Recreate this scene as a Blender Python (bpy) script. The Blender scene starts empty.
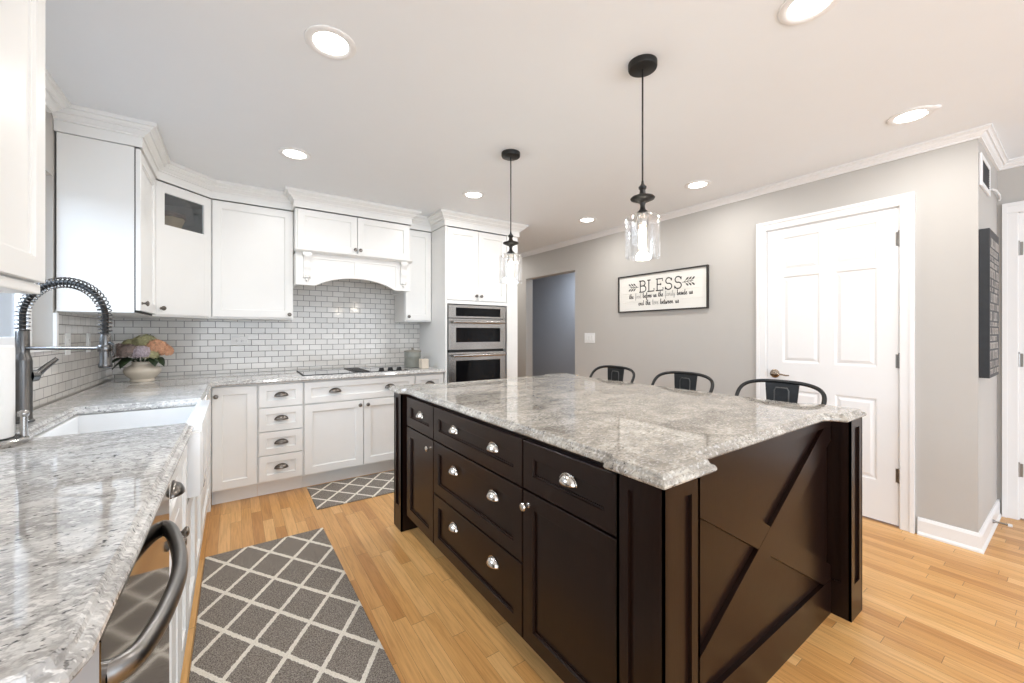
import bpy, bmesh, math, random
from mathutils import Vector, Matrix
from mathutils.geometry import tessellate_polygon

random.seed(7)
SC = bpy.context.scene
COL = SC.collection
PI = math.pi

# ------------------------------------------------------------------ camera
CAM_H = 1.24
YAW = math.radians(34.7)            # camera looks right of the room's depth axis
cam_data = bpy.data.cameras.new('camera')
cam = bpy.data.objects.new('camera', cam_data)
COL.objects.link(cam)
cam.location = (0, 0, CAM_H)
cam.rotation_euler = (PI / 2, 0, -YAW)
cam_data.sensor_fit = 'HORIZONTAL'
cam_data.sensor_width = 36.0
cam_data.lens = 400.0 / 1024.0 * 36.0
cam_data.shift_y = -8.5 / 1024.0
cam_data.clip_start = 0.02
SC.camera = cam

# ------------------------------------------------------------------ world, light, exposure
world = bpy.data.worlds.new('world')
SC.world = world
world.use_nodes = True
wbg = world.node_tree.nodes['Background']
wbg.inputs[0].default_value = (0.68, 0.82, 1.0, 1)
wbg.inputs[1].default_value = 0.85
SC.view_settings.view_transform = 'Standard'
SC.view_settings.look = 'None'
SC.view_settings.gamma = 1.0
SC.view_settings.exposure = 0.17
SC.view_settings.use_curve_mapping = False

DOWNLIGHT_W = 5.8
PENDANT_W = 2.5

def area_light(name, loc, rot, size, power, color, size_y=None, spread=PI):
    d = bpy.data.lights.new(name, 'AREA')
    if size_y:
        d.shape = 'RECTANGLE'; d.size = size; d.size_y = size_y
    else:
        d.shape = 'DISK'; d.size = size
    d.energy = power; d.color = color; d.spread = spread
    o = bpy.data.objects.new(name, d)
    COL.objects.link(o)
    o.location = loc; o.rotation_euler = rot
    return o

# daylight through the sink window, then added fill lamps without a known source
area_light('window_daylight', (-2.8, 2.3, 3.3), (0, -math.radians(50), 0), 3.0, 620, (0.66, 0.81, 1.0), 3.0)
area_light('rear_fill', (1.35, -3.4, 1.05), (PI / 2 + math.radians(18), 0, 0), 4.2, 108, (0.85, 0.925, 1.0), 1.9)  # added fill behind the camera, tilted up to brighten the ceiling
area_light('side_fill', (-1.05, -1.9, 1.10), (0, -PI / 2 - math.radians(12), 0), 2.0, 62, (0.87, 0.935, 1.0), 2.8)  # added fill from the unseen rear left, brightens the right wall
area_light('hall_fill', (4.2, 4.6, 2.36), (0, 0, 0), 0.3, 16, (0.80, 0.89, 1.0))  # added lamp to lift the hall behind the doorway, no fixture known
area_light('passage_fill', (3.0, 5.2, 2.36), (0, 0, 0), 0.3, 10, (1.0, 0.97, 0.93))  # added fill for the passage past the oven tower

# ------------------------------------------------------------------ node helpers
def N(nt, t, **kw):
    n = nt.nodes.new(t)
    for k, v in kw.items():
        if k == 'ins':
            for i, val in v.items():
                if isinstance(val, bpy.types.NodeSocket):
                    nt.links.new(val, n.inputs[i])
                else:
                    n.inputs[i].default_value = val
        else:
            setattr(n, k, v)
    return n

def M_(nt, op, a, b=0.0, c=None):
    ins = {0: a, 1: b}
    if c is not None: ins[2] = c
    return N(nt, 'ShaderNodeMath', operation=op, ins=ins).outputs[0]

def ramp(nt, fac, stops):
    r = N(nt, 'ShaderNodeValToRGB', ins={0: fac})
    els = r.color_ramp.elements
    while len(els) < len(stops): els.new(0.5)
    for e, (p, c) in zip(els, stops):
        e.position = p
        e.color = c if len(c) == 4 else (*c, 1)
    return r.outputs[0]

def mixc(nt, fac, a, b, mode='MIX'):
    n = N(nt, 'ShaderNodeMix', data_type='RGBA', blend_type=mode)
    for i, v in ((0, fac), (6, a), (7, b)):
        if isinstance(v, bpy.types.NodeSocket): nt.links.new(v, n.inputs[i])
        else: n.inputs[i].default_value = (*v, 1) if isinstance(v, tuple) and len(v) == 3 else v
    return n.outputs[2]

def new_mat(name):
    m = bpy.data.materials.new(name)
    m.use_nodes = True
    nt = m.node_tree
    return m, nt, nt.nodes['Principled BSDF']

def simple(name, col, rough=0.5, metal=0.0, spec=0.5, var=0.03, scale=9.0, bump=0.0, bscale=60.0, stretch=(1, 1, 1), coat=0.0):
    """procedural paint / metal: slight noise in colour, optional bump"""
    m, nt, p = new_mat(name)
    tc = N(nt, 'ShaderNodeNewGeometry').outputs['Position']
    mp = N(nt, 'ShaderNodeMapping', ins={0: tc, 3: stretch}).outputs[0]
    no = N(nt, 'ShaderNodeTexNoise', ins={'Vector': mp, 'Scale': scale, 'Detail': 3.0}).outputs[0]
    lo = tuple(max(0, c * (1 - var)) for c in col); hi = tuple(min(1, c * (1 + var)) for c in col)
    nt.links.new(mixc(nt, no, lo, hi), p.inputs['Base Color'])
    p.inputs['Roughness'].default_value = rough
    p.inputs['Metallic'].default_value = metal
    p.inputs['Specular IOR Level'].default_value = spec
    p.inputs['Coat Weight'].default_value = coat
    if bump:
        b2 = N(nt, 'ShaderNodeTexNoise', ins={'Vector': mp, 'Scale': bscale, 'Detail': 2.0}).outputs[0]
        bn = N(nt, 'ShaderNodeBump', ins={'Strength': bump, 'Distance': 0.002, 'Height': b2})
        nt.links.new(bn.outputs[0], p.inputs['Normal'])
    return m

def emis(name, col, strength):
    m, nt, p = new_mat(name)
    p.inputs['Base Color'].default_value = (*col, 1)
    p.inputs['Emission Color'].default_value = (*col, 1)
    p.inputs['Emission Strength'].default_value = strength
    return m

def glass_mat(name, tint=(1, 1, 1), gloss=0.12, rough=0.02):
    """thin clear glass: transparent with a fresnel-weighted reflection"""
    m = bpy.data.materials.new(name); m.use_nodes = True
    nt = m.node_tree; nt.nodes.clear()
    out = N(nt, 'ShaderNodeOutputMaterial')
    tr = N(nt, 'ShaderNodeBsdfTransparent', ins={0: (*tint, 1)})
    gl = N(nt, 'ShaderNodeBsdfGlossy', ins={0: (1, 1, 1, 1), 1: rough})
    lw = N(nt, 'ShaderNodeLayerWeight', ins={0: 0.35}).outputs[1]
    fac = M_(nt, 'MULTIPLY_ADD', lw, 0.55, gloss)
    mx = N(nt, 'ShaderNodeMixShader', ins={0: fac, 1: tr.outputs[0], 2: gl.outputs[0]})
    nt.links.new(mx.outputs[0], out.inputs[0])
    return m

def granite(name, light, mid, dark, angle=0.0, grey=(0.30, 0.29, 0.28), speck=0.9, gf=0.72, wf=0.75, stretch=(1.0, 1.7, 1.4)):
    m, nt, p = new_mat(name)
    pos = N(nt, 'ShaderNodeNewGeometry').outputs['Position']
    mp = N(nt, 'ShaderNodeMapping', ins={0: pos, 2: (0, 0, angle), 3: stretch}).outputs[0]
    big = N(nt, 'ShaderNodeTexNoise', ins={'Vector': mp, 'Scale': 4.5, 'Detail': 6.0, 'Roughness': 0.65, 'Distortion': 0.8}).outputs[0]
    c1 = ramp(nt, big, [(0.34, mid), (0.58, light), (1.0, light)])
    med = N(nt, 'ShaderNodeTexNoise', ins={'Vector': mp, 'Scale': 52.0, 'Detail': 4.0, 'Roughness': 0.7}).outputs[0]
    f2 = ramp(nt, med, [(0.50, (0, 0, 0)), (0.60, (1, 1, 1))])
    c2 = mixc(nt, M_(nt, 'MULTIPLY', f2, gf), c1, (*grey, 1))
    wn = N(nt, 'ShaderNodeTexNoise', ins={'Vector': mp, 'Scale': 75.0, 'Detail': 2.0}).outputs[0]
    f4 = ramp(nt, wn, [(0.56, (0, 0, 0)), (0.64, (1, 1, 1))])
    vn = N(nt, 'ShaderNodeTexNoise', ins={'Vector': mp, 'Scale': 2.6, 'Detail': 6.0, 'Roughness': 0.7, 'Distortion': 1.6}).outputs[0]
    vr = ramp(nt, M_(nt, 'ABSOLUTE', M_(nt, 'SUBTRACT', vn, 0.5)), [(0.0, (1, 1, 1)), (0.030, (0, 0, 0))])
    c2 = mixc(nt, M_(nt, 'MULTIPLY', vr, 0.6), c2, (*grey, 1))
    c4 = mixc(nt, M_(nt, 'MULTIPLY', f4, wf), c2, (0.84, 0.82, 0.79, 1))
    fin = N(nt, 'ShaderNodeTexNoise', noise_dimensions='4D', ins={'Vector': mp, 'Scale': 70.0, 'Detail': 2.0, 'Roughness': 0.55, 'W': 3.0}).outputs[0]
    vor = N(nt, 'ShaderNodeTexNoise', ins={'Vector': mp, 'Scale': 9.0, 'Detail': 2.0}).outputs[0]
    gate = ramp(nt, vor, [(0.40, (0.25, 0.25, 0.25)), (0.60, (1, 1, 1))])
    f3 = ramp(nt, fin, [(0.60, (0, 0, 0)), (0.66, (speck, speck, speck))])
    c3 = mixc(nt, M_(nt, 'MULTIPLY', f3, gate), c4, (*dark, 1))
    nt.links.new(c3, p.inputs['Base Color'])
    p.inputs['Roughness'].default_value = 0.04
    p.inputs['Specular IOR Level'].default_value = 0.7
    return m

def tile_mat(name, axis):
    m, nt, p = new_mat(name)
    pos = N(nt, 'ShaderNodeNewGeometry').outputs['Position']
    s = N(nt, 'ShaderNodeSeparateXYZ', ins={0: pos})
    u = s.outputs[axis]
    cv = N(nt, 'ShaderNodeCombineXYZ', ins={0: M_(nt, 'ADD', u, 2.0 - 0.001), 1: M_(nt, 'ADD', s.outputs[2], -0.878 + 0.0508 * 2), 2: 0.0}).outputs[0]
    br = N(nt, 'ShaderNodeTexBrick', offset=0.5, offset_frequency=2, ins={'Vector': cv, 'Color1': (0.76, 0.735, 0.70, 1), 'Color2': (0.67, 0.645, 0.61, 1),
           'Mortar': (0.20, 0.19, 0.18, 1), 'Scale': 1.0, 'Mortar Size': 0.0021, 'Mortar Smooth': 0.1, 'Bias': 0.0, 'Brick Width': 0.1008, 'Row Height': 0.0508})
    nt.links.new(br.outputs[0], p.inputs['Base Color'])
    nt.links.new(M_(nt, 'MULTIPLY_ADD', br.outputs[1], 0.6, 0.10), p.inputs['Roughness'])
    bp = N(nt, 'ShaderNodeBump', invert=True, ins={'Strength': 0.5, 'Distance': 0.002, 'Height': br.outputs[1]})
    nt.links.new(bp.outputs[0], p.inputs['Normal'])
    return m

def floor_mat():
    m, nt, p = new_mat('oak_floor')
    pos = N(nt, 'ShaderNodeNewGeometry').outputs['Position']
    s = N(nt, 'ShaderNodeSeparateXYZ', ins={0: pos})
    w = 0.058
    cx = M_(nt, 'DIVIDE', M_(nt, 'ADD', s.outputs[0], 10.0), w)
    ci = M_(nt, 'FLOOR', cx); cf = M_(nt, 'FRACT', cx)
    off = N(nt, 'ShaderNodeTexWhiteNoise', noise_dimensions='1D', ins={'W': ci}).outputs[0]
    ly = M_(nt, 'ADD', M_(nt, 'DIVIDE', M_(nt, 'ADD', s.outputs[1], 10.0), 0.62), M_(nt, 'MULTIPLY', off, 7.0))
    li = M_(nt, 'FLOOR', ly); lf = M_(nt, 'FRACT', ly)
    cell = N(nt, 'ShaderNodeCombineXYZ', ins={0: ci, 1: li, 2: 0.0}).outputs[0]
    rnd = N(nt, 'ShaderNodeTexWhiteNoise', noise_dimensions='3D', ins={'Vector': cell})
    base = ramp(nt, rnd.outputs[0], [(0.0, (0.55, 0.265, 0.080)), (0.35, (0.66, 0.345, 0.115)), (0.7, (0.72, 0.400, 0.145)), (1.0, (0.79, 0.475, 0.195))])
    gv = N(nt, 'ShaderNodeCombineXYZ', ins={0: M_(nt, 'MULTIPLY', s.outputs[0], 55.0), 1: M_(nt, 'MULTIPLY', s.outputs[1], 2.6), 2: M_(nt, 'MULTIPLY', rnd.outputs[0], 40.0)}).outputs[0]
    gr = N(nt, 'ShaderNodeTexNoise', ins={'Vector': gv, 'Scale': 1.6, 'Detail': 4.0, 'Roughness': 0.6, 'Distortion': 0.7}).outputs[0]
    gm = ramp(nt, gr, [(0.30, (0.80, 0.75, 0.69)), (0.58, (1.04, 1.04, 1.04))])
    c = mixc(nt, 1.0, base, gm, 'MULTIPLY')
    e1 = M_(nt, 'LESS_THAN', cf, 0.022); e2 = M_(nt, 'LESS_THAN', lf, 0.0035)
    ed = M_(nt, 'MAXIMUM', e1, e2)
    c = mixc(nt, M_(nt, 'MULTIPLY', ed, 0.65), c, (0.14, 0.065, 0.022, 1))
    nt.links.new(c, p.inputs['Base Color'])
    p.inputs['Roughness'].default_value = 0.30
    p.inputs['Specular IOR Level'].default_value = 0.42
    bp = N(nt, 'ShaderNodeBump', invert=True, ins={'Strength': 0.25, 'Distance': 0.001, 'Height': ed})
    nt.links.new(bp.outputs[0], p.inputs['Normal'])
    return m

def rug_mat(name, x0, y0, px, py, lw):
    m, nt, p = new_mat(name)
    pos = N(nt, 'ShaderNodeNewGeometry').outputs['Position']
    s = N(nt, 'ShaderNodeSeparateXYZ', ins={0: pos})
    wob = N(nt, 'ShaderNodeTexNoise', ins={'Vector': pos, 'Scale': 90.0, 'Detail': 1.0}).outputs[0]
    wb = M_(nt, 'MULTIPLY', M_(nt, 'SUBTRACT', wob, 0.5), 0.05)
    u = M_(nt, 'DIVIDE', M_(nt, 'SUBTRACT', s.outputs[0], x0), px)
    v = M_(nt, 'DIVIDE', M_(nt, 'SUBTRACT', s.outputs[1], y0), py)
    def line(op):
        a = M_(nt, 'ADD', M_(nt, op, u, v), wb)
        a = M_(nt, 'FRACT', M_(nt, 'ADD', a, 20.5))
        return M_(nt, 'LESS_THAN', M_(nt, 'ABSOLUTE', M_(nt, 'SUBTRACT', a, 0.5)), lw)
    ln = M_(nt, 'MAXIMUM', line('ADD'), line('SUBTRACT'))
    sp = N(nt, 'ShaderNodeTexNoise', ins={'Vector': pos, 'Scale': 230.0, 'Detail': 2.0}).outputs[0]
    g = ramp(nt, sp, [(0.35, (0.115, 0.098, 0.084)), (0.65, (0.39, 0.345, 0.30))])
    cr = ramp(nt, sp, [(0.35, (0.72, 0.66, 0.57)), (0.65, (0.90, 0.85, 0.76))])
    nt.links.new(mixc(nt, ln, g, cr), p.inputs['Base Color'])
    p.inputs['Roughness'].default_value = 0.95
    p.inputs['Specular IOR Level'].default_value = 0.1
    bp = N(nt, 'ShaderNodeBump', ins={'Strength': 0.6, 'Distance': 0.003, 'Height': sp})
    nt.links.new(bp.outputs[0], p.inputs['Normal'])
    return m

MT = {
    'white': simple('white_cabinet_paint', (0.85, 0.845, 0.825), 0.32, var=0.015),
    'trimw': simple('white_trim_paint', (0.82, 0.81, 0.80), 0.35, var=0.01),
    'wall': simple('warm_grey_wall_paint', (0.485, 0.462, 0.432), 0.6, var=0.015, bump=0.05, bscale=220),
    'hall': simple('blue_grey_wall_paint', (0.42, 0.435, 0.47), 0.6, var=0.02),
    'ceil': simple('ceiling_paint', (0.83, 0.85, 0.87), 0.8, var=0.01),
    'dark': simple('espresso_stained_wood', (0.0115, 0.0046, 0.0030), 0.28, var=0.35, scale=7, stretch=(14, 14, 1.2), spec=0.28, bump=0.05, bscale=24),
    'granite': granite('pale_granite', (0.69, 0.68, 0.66), (0.44, 0.425, 0.405), (0.022, 0.022, 0.024), 0.45, gf=0.55, speck=1.0),
    'granite2': granite('beige_granite', (0.53, 0.49, 0.425), (0.25, 0.22, 0.185), (0.05, 0.045, 0.04), -0.9, grey=(0.22, 0.20, 0.18), gf=0.6, wf=0.38),
    'tileb': tile_mat('white_subway_tile_back', 0),
    'tilel': tile_mat('white_subway_tile_left', 1),
    'floor': floor_mat(),
    'steel': simple('brushed_steel', (0.42, 0.405, 0.39), 0.27, metal=1.0, var=0.08, scale=5, stretch=(1, 1, 60)),
    'nickel': simple('satin_nickel', (0.70, 0.67, 0.63), 0.2, metal=1.0, var=0.03),
    'darknickel': simple('aged_pewter', (0.19, 0.172, 0.155), 0.28, metal=1.0, var=0.1),
    'dwside': simple('grey_dishwasher_side', (0.27, 0.265, 0.265), 0.45, var=0.03),
    'handle': simple('brushed_handle_steel', (0.27, 0.26, 0.25), 0.32, metal=1.0, var=0.06),
    'gunmetal': simple('faucet_steel', (0.15, 0.147, 0.145), 0.27, metal=1.0, var=0.05),
    'blackm': simple('black_metal', (0.012, 0.0115, 0.011), 0.42, metal=0.3, var=0.2),
    'stoolm': simple('gunmetal_stool_paint', (0.030, 0.030, 0.030), 0.38, metal=0.6, var=0.4, scale=30),
    'ridge': simple('worn_steel_edge', (0.14, 0.135, 0.13), 0.45, metal=0.8, var=0.3, scale=40),
    'blackg': simple('black_glass', (0.005, 0.005, 0.006), 0.06, var=0.0, spec=0.15),
    'cook': simple('ceramic_cooktop_glass', (0.03, 0.03, 0.031), 0.04, var=0.0, coat=0.6),
    'dw': simple('dark_polished_steel', (0.24, 0.22, 0.20), 0.07, metal=1.0, var=0.03),
    'porc': simple('white_fireclay', (0.86, 0.86, 0.855), 0.12, var=0.005),
    'gap': simple('shadow_gap_black', (0.02, 0.019, 0.018), 0.7, var=0.0),  # black standing in for shade in gaps; also colours the oven housing
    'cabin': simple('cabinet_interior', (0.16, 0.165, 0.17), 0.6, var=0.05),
    'plastic': simple('white_plastic', (0.80, 0.80, 0.79), 0.35, var=0.0),
    'paper': simple('paper_towel', (0.88, 0.87, 0.85), 0.95, var=0.02, scale=40, bump=0.4, bscale=180),
    'vase': simple('cream_glazed_ceramic', (0.66, 0.59, 0.49), 0.25, var=0.08, scale=16),
    'canister': simple('grey_green_stoneware', (0.25, 0.255, 0.225), 0.35, var=0.2, scale=20),
    'lidm': simple('weathered_wood_lid', (0.27, 0.25, 0.21), 0.6, var=0.2, scale=30),
    'candle': simple('cream_candle_wax', (0.66, 0.58, 0.48), 0.5, var=0.05),
    'board': simple('white_shiplap_board', (0.80, 0.78, 0.73), 0.6, var=0.05, scale=6, stretch=(1, 1, 18)),
    'ink': simple('charcoal_lettering', (0.035, 0.033, 0.031), 0.7, var=0.05),
    'inkg': simple('pale_grey_lettering', (0.40, 0.39, 0.37), 0.7, var=0.05),
    'chalk': simple('chalky_lettering', (0.42, 0.39, 0.36), 0.8, var=0.3, scale=40),
    'frame': simple('dark_wood_frame', (0.020, 0.016, 0.014), 0.5, var=0.3, scale=20),
    'signblk': simple('charcoal_sign_box', (0.016, 0.018, 0.021), 0.55, var=0.4, scale=30),
    'leaf': simple('dark_green_leaf', (0.022, 0.042, 0.014), 0.45, var=0.4, scale=30),
    'pet_m': simple('mauve_petal', (0.27, 0.205, 0.18), 0.7, var=0.75, scale=45),
    'pet_l': simple('lilac_petal', (0.50, 0.42, 0.46), 0.7, var=0.5, scale=55),
    'pet_g': simple('pale_green_petal', (0.42, 0.40, 0.22), 0.7, var=0.6, scale=50),
    'pet_p': simple('peach_petal', (0.66, 0.36, 0.22), 0.7, var=0.45, scale=50),
    'wick': simple('woven_wicker', (0.50, 0.36, 0.20), 0.7, var=0.4, scale=60, bump=0.6, bscale=140),
    'wickd': simple('dark_wicker_rim', (0.10, 0.045, 0.025), 0.7, var=0.4, scale=60),
    'glass': glass_mat('clear_glass', (0.97, 0.97, 0.97), 0.06),
    'cabglass': glass_mat('cabinet_glass', (0.80, 0.83, 0.86), 0.015),
    'lens': emis('downlight_lens', (1.0, 0.97, 0.93), 9.0),
    'bulb': emis('glowing_filament_bulb', (1.0, 0.86, 0.66), 14.0),
    'brass': simple('brushed_bronze', (0.30, 0.25, 0.20), 0.25, metal=1.0, var=0.1),
    'hinge': simple('hinge_steel', (0.30, 0.285, 0.27), 0.35, metal=1.0, var=0.1),
    'rugA': rug_mat('grey_trellis_rug', 0.162, 2.334, 0.201, 0.294, 0.054),
    'rugB': rug_mat('grey_trellis_mat', 0.66, 3.32, 0.201, 0.240, 0.056),
    'rugedge': simple('rug_binding', (0.11, 0.098, 0.088), 0.95, var=0.1),
}

# ------------------------------------------------------------------ mesh helpers
LOC = {}                                   # object -> world location of its origin

def link_props(o, label=None, cat=None, group=None, kind=None):
    if label: o['label'] = label
    if cat: o['category'] = cat
    if group: o['group'] = group
    if kind: o['kind'] = kind

def thing(name, loc, label, cat, group=None):
    o = bpy.data.objects.new(name, None)
    COL.objects.link(o)
    o.empty_display_size = 0.05
    o.location = loc
    LOC[o] = Vector(loc)
    link_props(o, label, cat, group)
    return o

class MB:
    def __init__(self): self.bm = bmesh.new()
    def poly(self, faces, verts, M=None):
        vs = [self.bm.verts.new(M @ Vector(v) if M else v) for v in verts]
        for f in faces:
            try: self.bm.faces.new([vs[i] for i in f])
            except ValueError: pass
        return vs
    def box(self, x0, x1, y0, y1, z0, z1, M=None, bev=0.0):
        v = [(x, y, z) for z in (z0, z1) for y in (y0, y1) for x in (x0, x1)]
        vs = self.poly([(0, 2, 3, 1), (4, 5, 7, 6), (0, 1, 5, 4), (2, 6, 7, 3), (0, 4, 6, 2), (1, 3, 7, 5)], v, M)
        if bev:
            es = set(e for q in vs for e in q.link_edges)
            bmesh.ops.bevel(self.bm, geom=list(es), offset=bev, segments=2, profile=0.6, affect='EDGES')
        return self
    def rings(self, rings, closed_ends=True, wrap=True, M=None):
        n = len(rings[0])
        allv = [[self.bm.verts.new(M @ Vector(p) if M else p) for p in r] for r in rings]
        for a, b in zip(allv[:-1], allv[1:]):
            for i in range(n if wrap else n - 1):
                j = (i + 1) % n
                try: self.bm.faces.new((a[i], a[j], b[j], b[i]))
                except ValueError: pass
        if closed_ends:
            for r in (allv[0], allv[-1]):
                try: self.bm.faces.new(r)
                except ValueError: pass
        return self
    def lathe(self, prof, c=(0, 0, 0), n=24, M=None, ends=True):
        """prof: (radius, z) from bottom to top"""
        T = Matrix.Translation(c)
        if M: T = M @ T
        rs = [[(max(r, 1e-4) * math.cos(2 * PI * i / n), max(r, 1e-4) * math.sin(2 * PI * i / n), z) for i in range(n)] for r, z in prof]
        return self.rings(rs, ends, True, T)
    def tube(self, pts, r, n=10, closed=False, M=None, scale=(1, 1)):
        pts = [Vector(p) for p in pts]
        k = len(pts)
        rad = r if isinstance(r, (list, tuple)) else [r] * k
        tang = []
        for i in range(k):
            a = pts[(i - 1) % k] if (closed or i > 0) else pts[0]
            b = pts[(i + 1) % k] if (closed or i < k - 1) else pts[-1]
            tang.append((b - a).normalized())
        up = Vector((0, 0, 1)) if abs(tang[0].z) < 0.9 else Vector((1, 0, 0))
        nrm = (up - tang[0] * up.dot(tang[0])).normalized()
        rs = []
        for i in range(k):
            if i: nrm = (nrm - tang[i] * nrm.dot(tang[i])).normalized()
            bn = tang[i].cross(nrm)
            rs.append([pts[i] + nrm * (math.cos(2 * PI * j / n) * rad[i] * scale[0]) + bn * (math.sin(2 * PI * j / n) * rad[i] * scale[1]) for j in range(n)])
        if closed: rs.append(rs[0])
        return self.rings(rs, not closed, True, M)
    def prism(self, pts, z0, z1, M=None):
        return self.rings([[(x, y, z0) for x, y in pts], [(x, y, z1) for x, y in pts]], True, True, M)
    def sphere(self, c, r, M=None, n=14, m=9, sc=(1, 1, 1)):
        rs = []
        for i in range(m + 1):
            a = -PI / 2 + PI * i / m
            rr = max(math.cos(a), 0.01) * r
            rs.append([(c[0] + rr * math.cos(2 * PI * j / n) * sc[0], c[1] + rr * math.sin(2 * PI * j / n) * sc[1], c[2] + math.sin(a) * r * sc[2]) for j in range(n)])
        return self.rings(rs, True, True, M)
    def shaker(self, w, h, M, t=0.02, rail=0.057, rec=0.012, u0=0.0, v0=0.0, bead=0.006):
        """framed panel front, lower-left corner (u0,v0) on the plane w=0, facing +w"""
        def rect(d, z): return [(u0 + d, v0 + d, z), (u0 + w - d, v0 + d, z), (u0 + w - d, v0 + h - d, z), (u0 + d, v0 + h - d, z)]
        e = 0.0015
        return self.rings([rect(0, 0), rect(0, t - e), rect(e, t), rect(rail, t), rect(rail + bead * 0.4, t - rec * 0.55), rect(rail + bead, t - rec * 0.6), rect(rail + bead, t - rec)], True, True, M)
    def build(self, name, mat, parent=None, label=None, cat=None, group=None, kind=None, smooth=False, solid=0.0, normals=True):
        bm = self.bm
        if normals: bmesh.ops.recalc_face_normals(bm, faces=bm.faces)
        xs = [v.co for v in bm.verts]
        mn = Vector((min(v.x for v in xs), min(v.y for v in xs), min(v.z for v in xs)))
        mx = Vector((max(v.x for v in xs), max(v.y for v in xs), max(v.z for v in xs)))
        c = Vector(((mn.x + mx.x) / 2, (mn.y + mx.y) / 2, mn.z))
        bmesh.ops.translate(bm, vec=-c, verts=bm.verts)
        me = bpy.data.meshes.new(name)
        bm.to_mesh(me); bm.free()
        me.materials.append(MT[mat])
        if smooth:
            for p in me.polygons: p.use_smooth = True
            try: me.set_sharp_from_angle(angle=math.radians(38))
            except Exception: pass
        o = bpy.data.objects.new(name, me)
        COL.objects.link(o)
        LOC[o] = c
        if parent is not None:
            o.parent = parent
            o.location = c - LOC[parent]
        else:
            o.location = c
        if solid:
            s = o.modifiers.new('thickness', 'SOLIDIFY'); s.thickness = solid; s.offset = 0
        link_props(o, label, cat, group, kind)
        return o

def copy_tree(o, parent=None):
    c = o.copy(); COL.objects.link(c)
    LOC[c] = LOC[o].copy()
    if parent is not None: c.parent = parent
    for ch in list(o.children): copy_tree(ch, c)
    return c

def face(origin, u, n):
    u = Vector(u).normalized(); n = Vector(n).normalized(); up = Vector((0, 0, 1))
    M = Matrix(((u.x, up.x, n.x), (u.y, up.y, n.y), (u.z, up.z, n.z))).to_4x4()
    return Matrix.Translation(origin) @ M

def structure(mb, name, mat, **kw): return mb.build(name, mat, kind='structure', **kw)

def sweep(mb, path, prof):
    """profile of (outward, z) swept along an xy path, outward = right of travel, mitred"""
    P = [Vector((p[0], p[1])) for p in path]
    dirs = [(b - a).normalized() for a, b in zip(P[:-1], P[1:])]
    rs = []
    for i, p in enumerate(P):
        d0 = dirs[max(i - 1, 0)]; d1 = dirs[min(i, len(dirs) - 1)]
        n0 = Vector((d0.y, -d0.x)); n1 = Vector((d1.y, -d1.x))
        b = (n0 + n1).normalized(); k = 1.0 / max(b.dot(n1), 0.2)
        rs.append([(p.x + b.x * o * k, p.y + b.y * o * k, z) for o, z in prof])
    mb.rings(rs, True, True)
    return mb

def inset(poly, d):
    P = [Vector(p) for p in poly]; n = len(P); out = []
    for i in range(n):
        a, b, c = P[i - 1], P[i], P[(i + 1) % n]
        d0 = (b - a).normalized(); d1 = (c - b).normalized()
        n0 = Vector((-d0.y, d0.x)); n1 = Vector((-d1.y, d1.x))
        m = (n0 + n1).normalized(); k = min(1.0 / max(m.dot(n1), 0.3), 2.0)
        out.append((b.x + m.x * d * k, b.y + m.y * d * k))
    return out

def slab(poly, z0, z1):
    """stone top with an ogee edge; poly counter-clockwise"""
    t = z1 - z0
    lay = [(0.010, 0.0), (0.003, 0.10), (0.0, 0.26), (0.001, 0.42), (0.006, 0.60), (0.012, 0.66), (0.0135, 0.70), (0.016, 0.90), (0.020, 1.0)]
    mb = MB()
    mb.rings([[(x, y, z0 + f * t) for x, y in inset(poly, d)] for d, f in lay], False, True)
    for d, f, flip in ((lay[0][0], lay[0][1], True), (lay[-1][0], lay[-1][1], False)):
        pts = [Vector((x, y, z0 + f * t)) for x, y in inset(poly, d)]
        tris = tessellate_polygon([pts])
        mb.poly([tuple(q) for q in tris], pts)
    bmesh.ops.remove_doubles(mb.bm, verts=mb.bm.verts, dist=1e-6)
    return mb

def knob_mb(M):
    mb = MB()
    mb.lathe([(0.009, 0.0), (0.009, 0.002), (0.0055, 0.004), (0.0055, 0.014), (0.010, 0.018), (0.0150, 0.022), (0.0155, 0.026), (0.013, 0.030), (0.006, 0.0325)], n=18, M=M)
    return mb

def cup_pull_mb(M, W=0.043, H=0.030, D=0.026):
    mb = MB()
    na, nb = 16, 8
    rs = []
    for j in range(nb + 1):
        b = (PI / 2) * j / nb
        rs.append([(W * math.cos(PI * i / na), H * math.sin(PI * i / na) * math.sin(b), 0.001 + D * math.sin(PI * i / na) * math.cos(b)) for i in range(na + 1)])
    mb.rings(rs, False, False, M)
    # flange resting on the drawer face
    fl = [[((W + e) * math.cos(PI * i / na), (H + e) * math.sin(PI * i / na), z) for i in range(na + 1)] for e, z in ((0.0, 0.0005), (0.004, 0.0005), (0.004, 0.003), (0.0, 0.003))]
    mb.rings(fl, False, False, M)
    return mb

def add_knob(M, parent, mat='darknickel', label=None): return knob_mb(M).build('knob', mat, parent, smooth=True, label=label)
def add_pull(M, parent, mat='nickel', label=None): return cup_pull_mb(M, *((0.036, 0.028, 0.024) if mat == 'nickel' else (0.043, 0.030, 0.026))).build('cup_pull', mat, parent, smooth=True, solid=0.0022, label=label)

def loc_at(M, u, v, w=0.02):
    """frame at (u,v,w) of M: z axis of the result = outward"""
    return M @ Matrix.Translation((u, v, w))

# ================================================================== SETTING
XL, XR, YB, YA = -0.758, 3.47, 4.15, 0.36      # left wall, right wall, back wall, alcove wall
XA, HC = 4.28, 2.395
YR = -3.6

structure(MB().box(-1.2, 5.6, YR, 7.0, -0.08, 0.0), 'floor', 'floor')
structure(MB().box(-1.2, 5.6, YR, 7.0, HC, HC + 0.08), 'ceiling', 'ceil')

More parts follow.
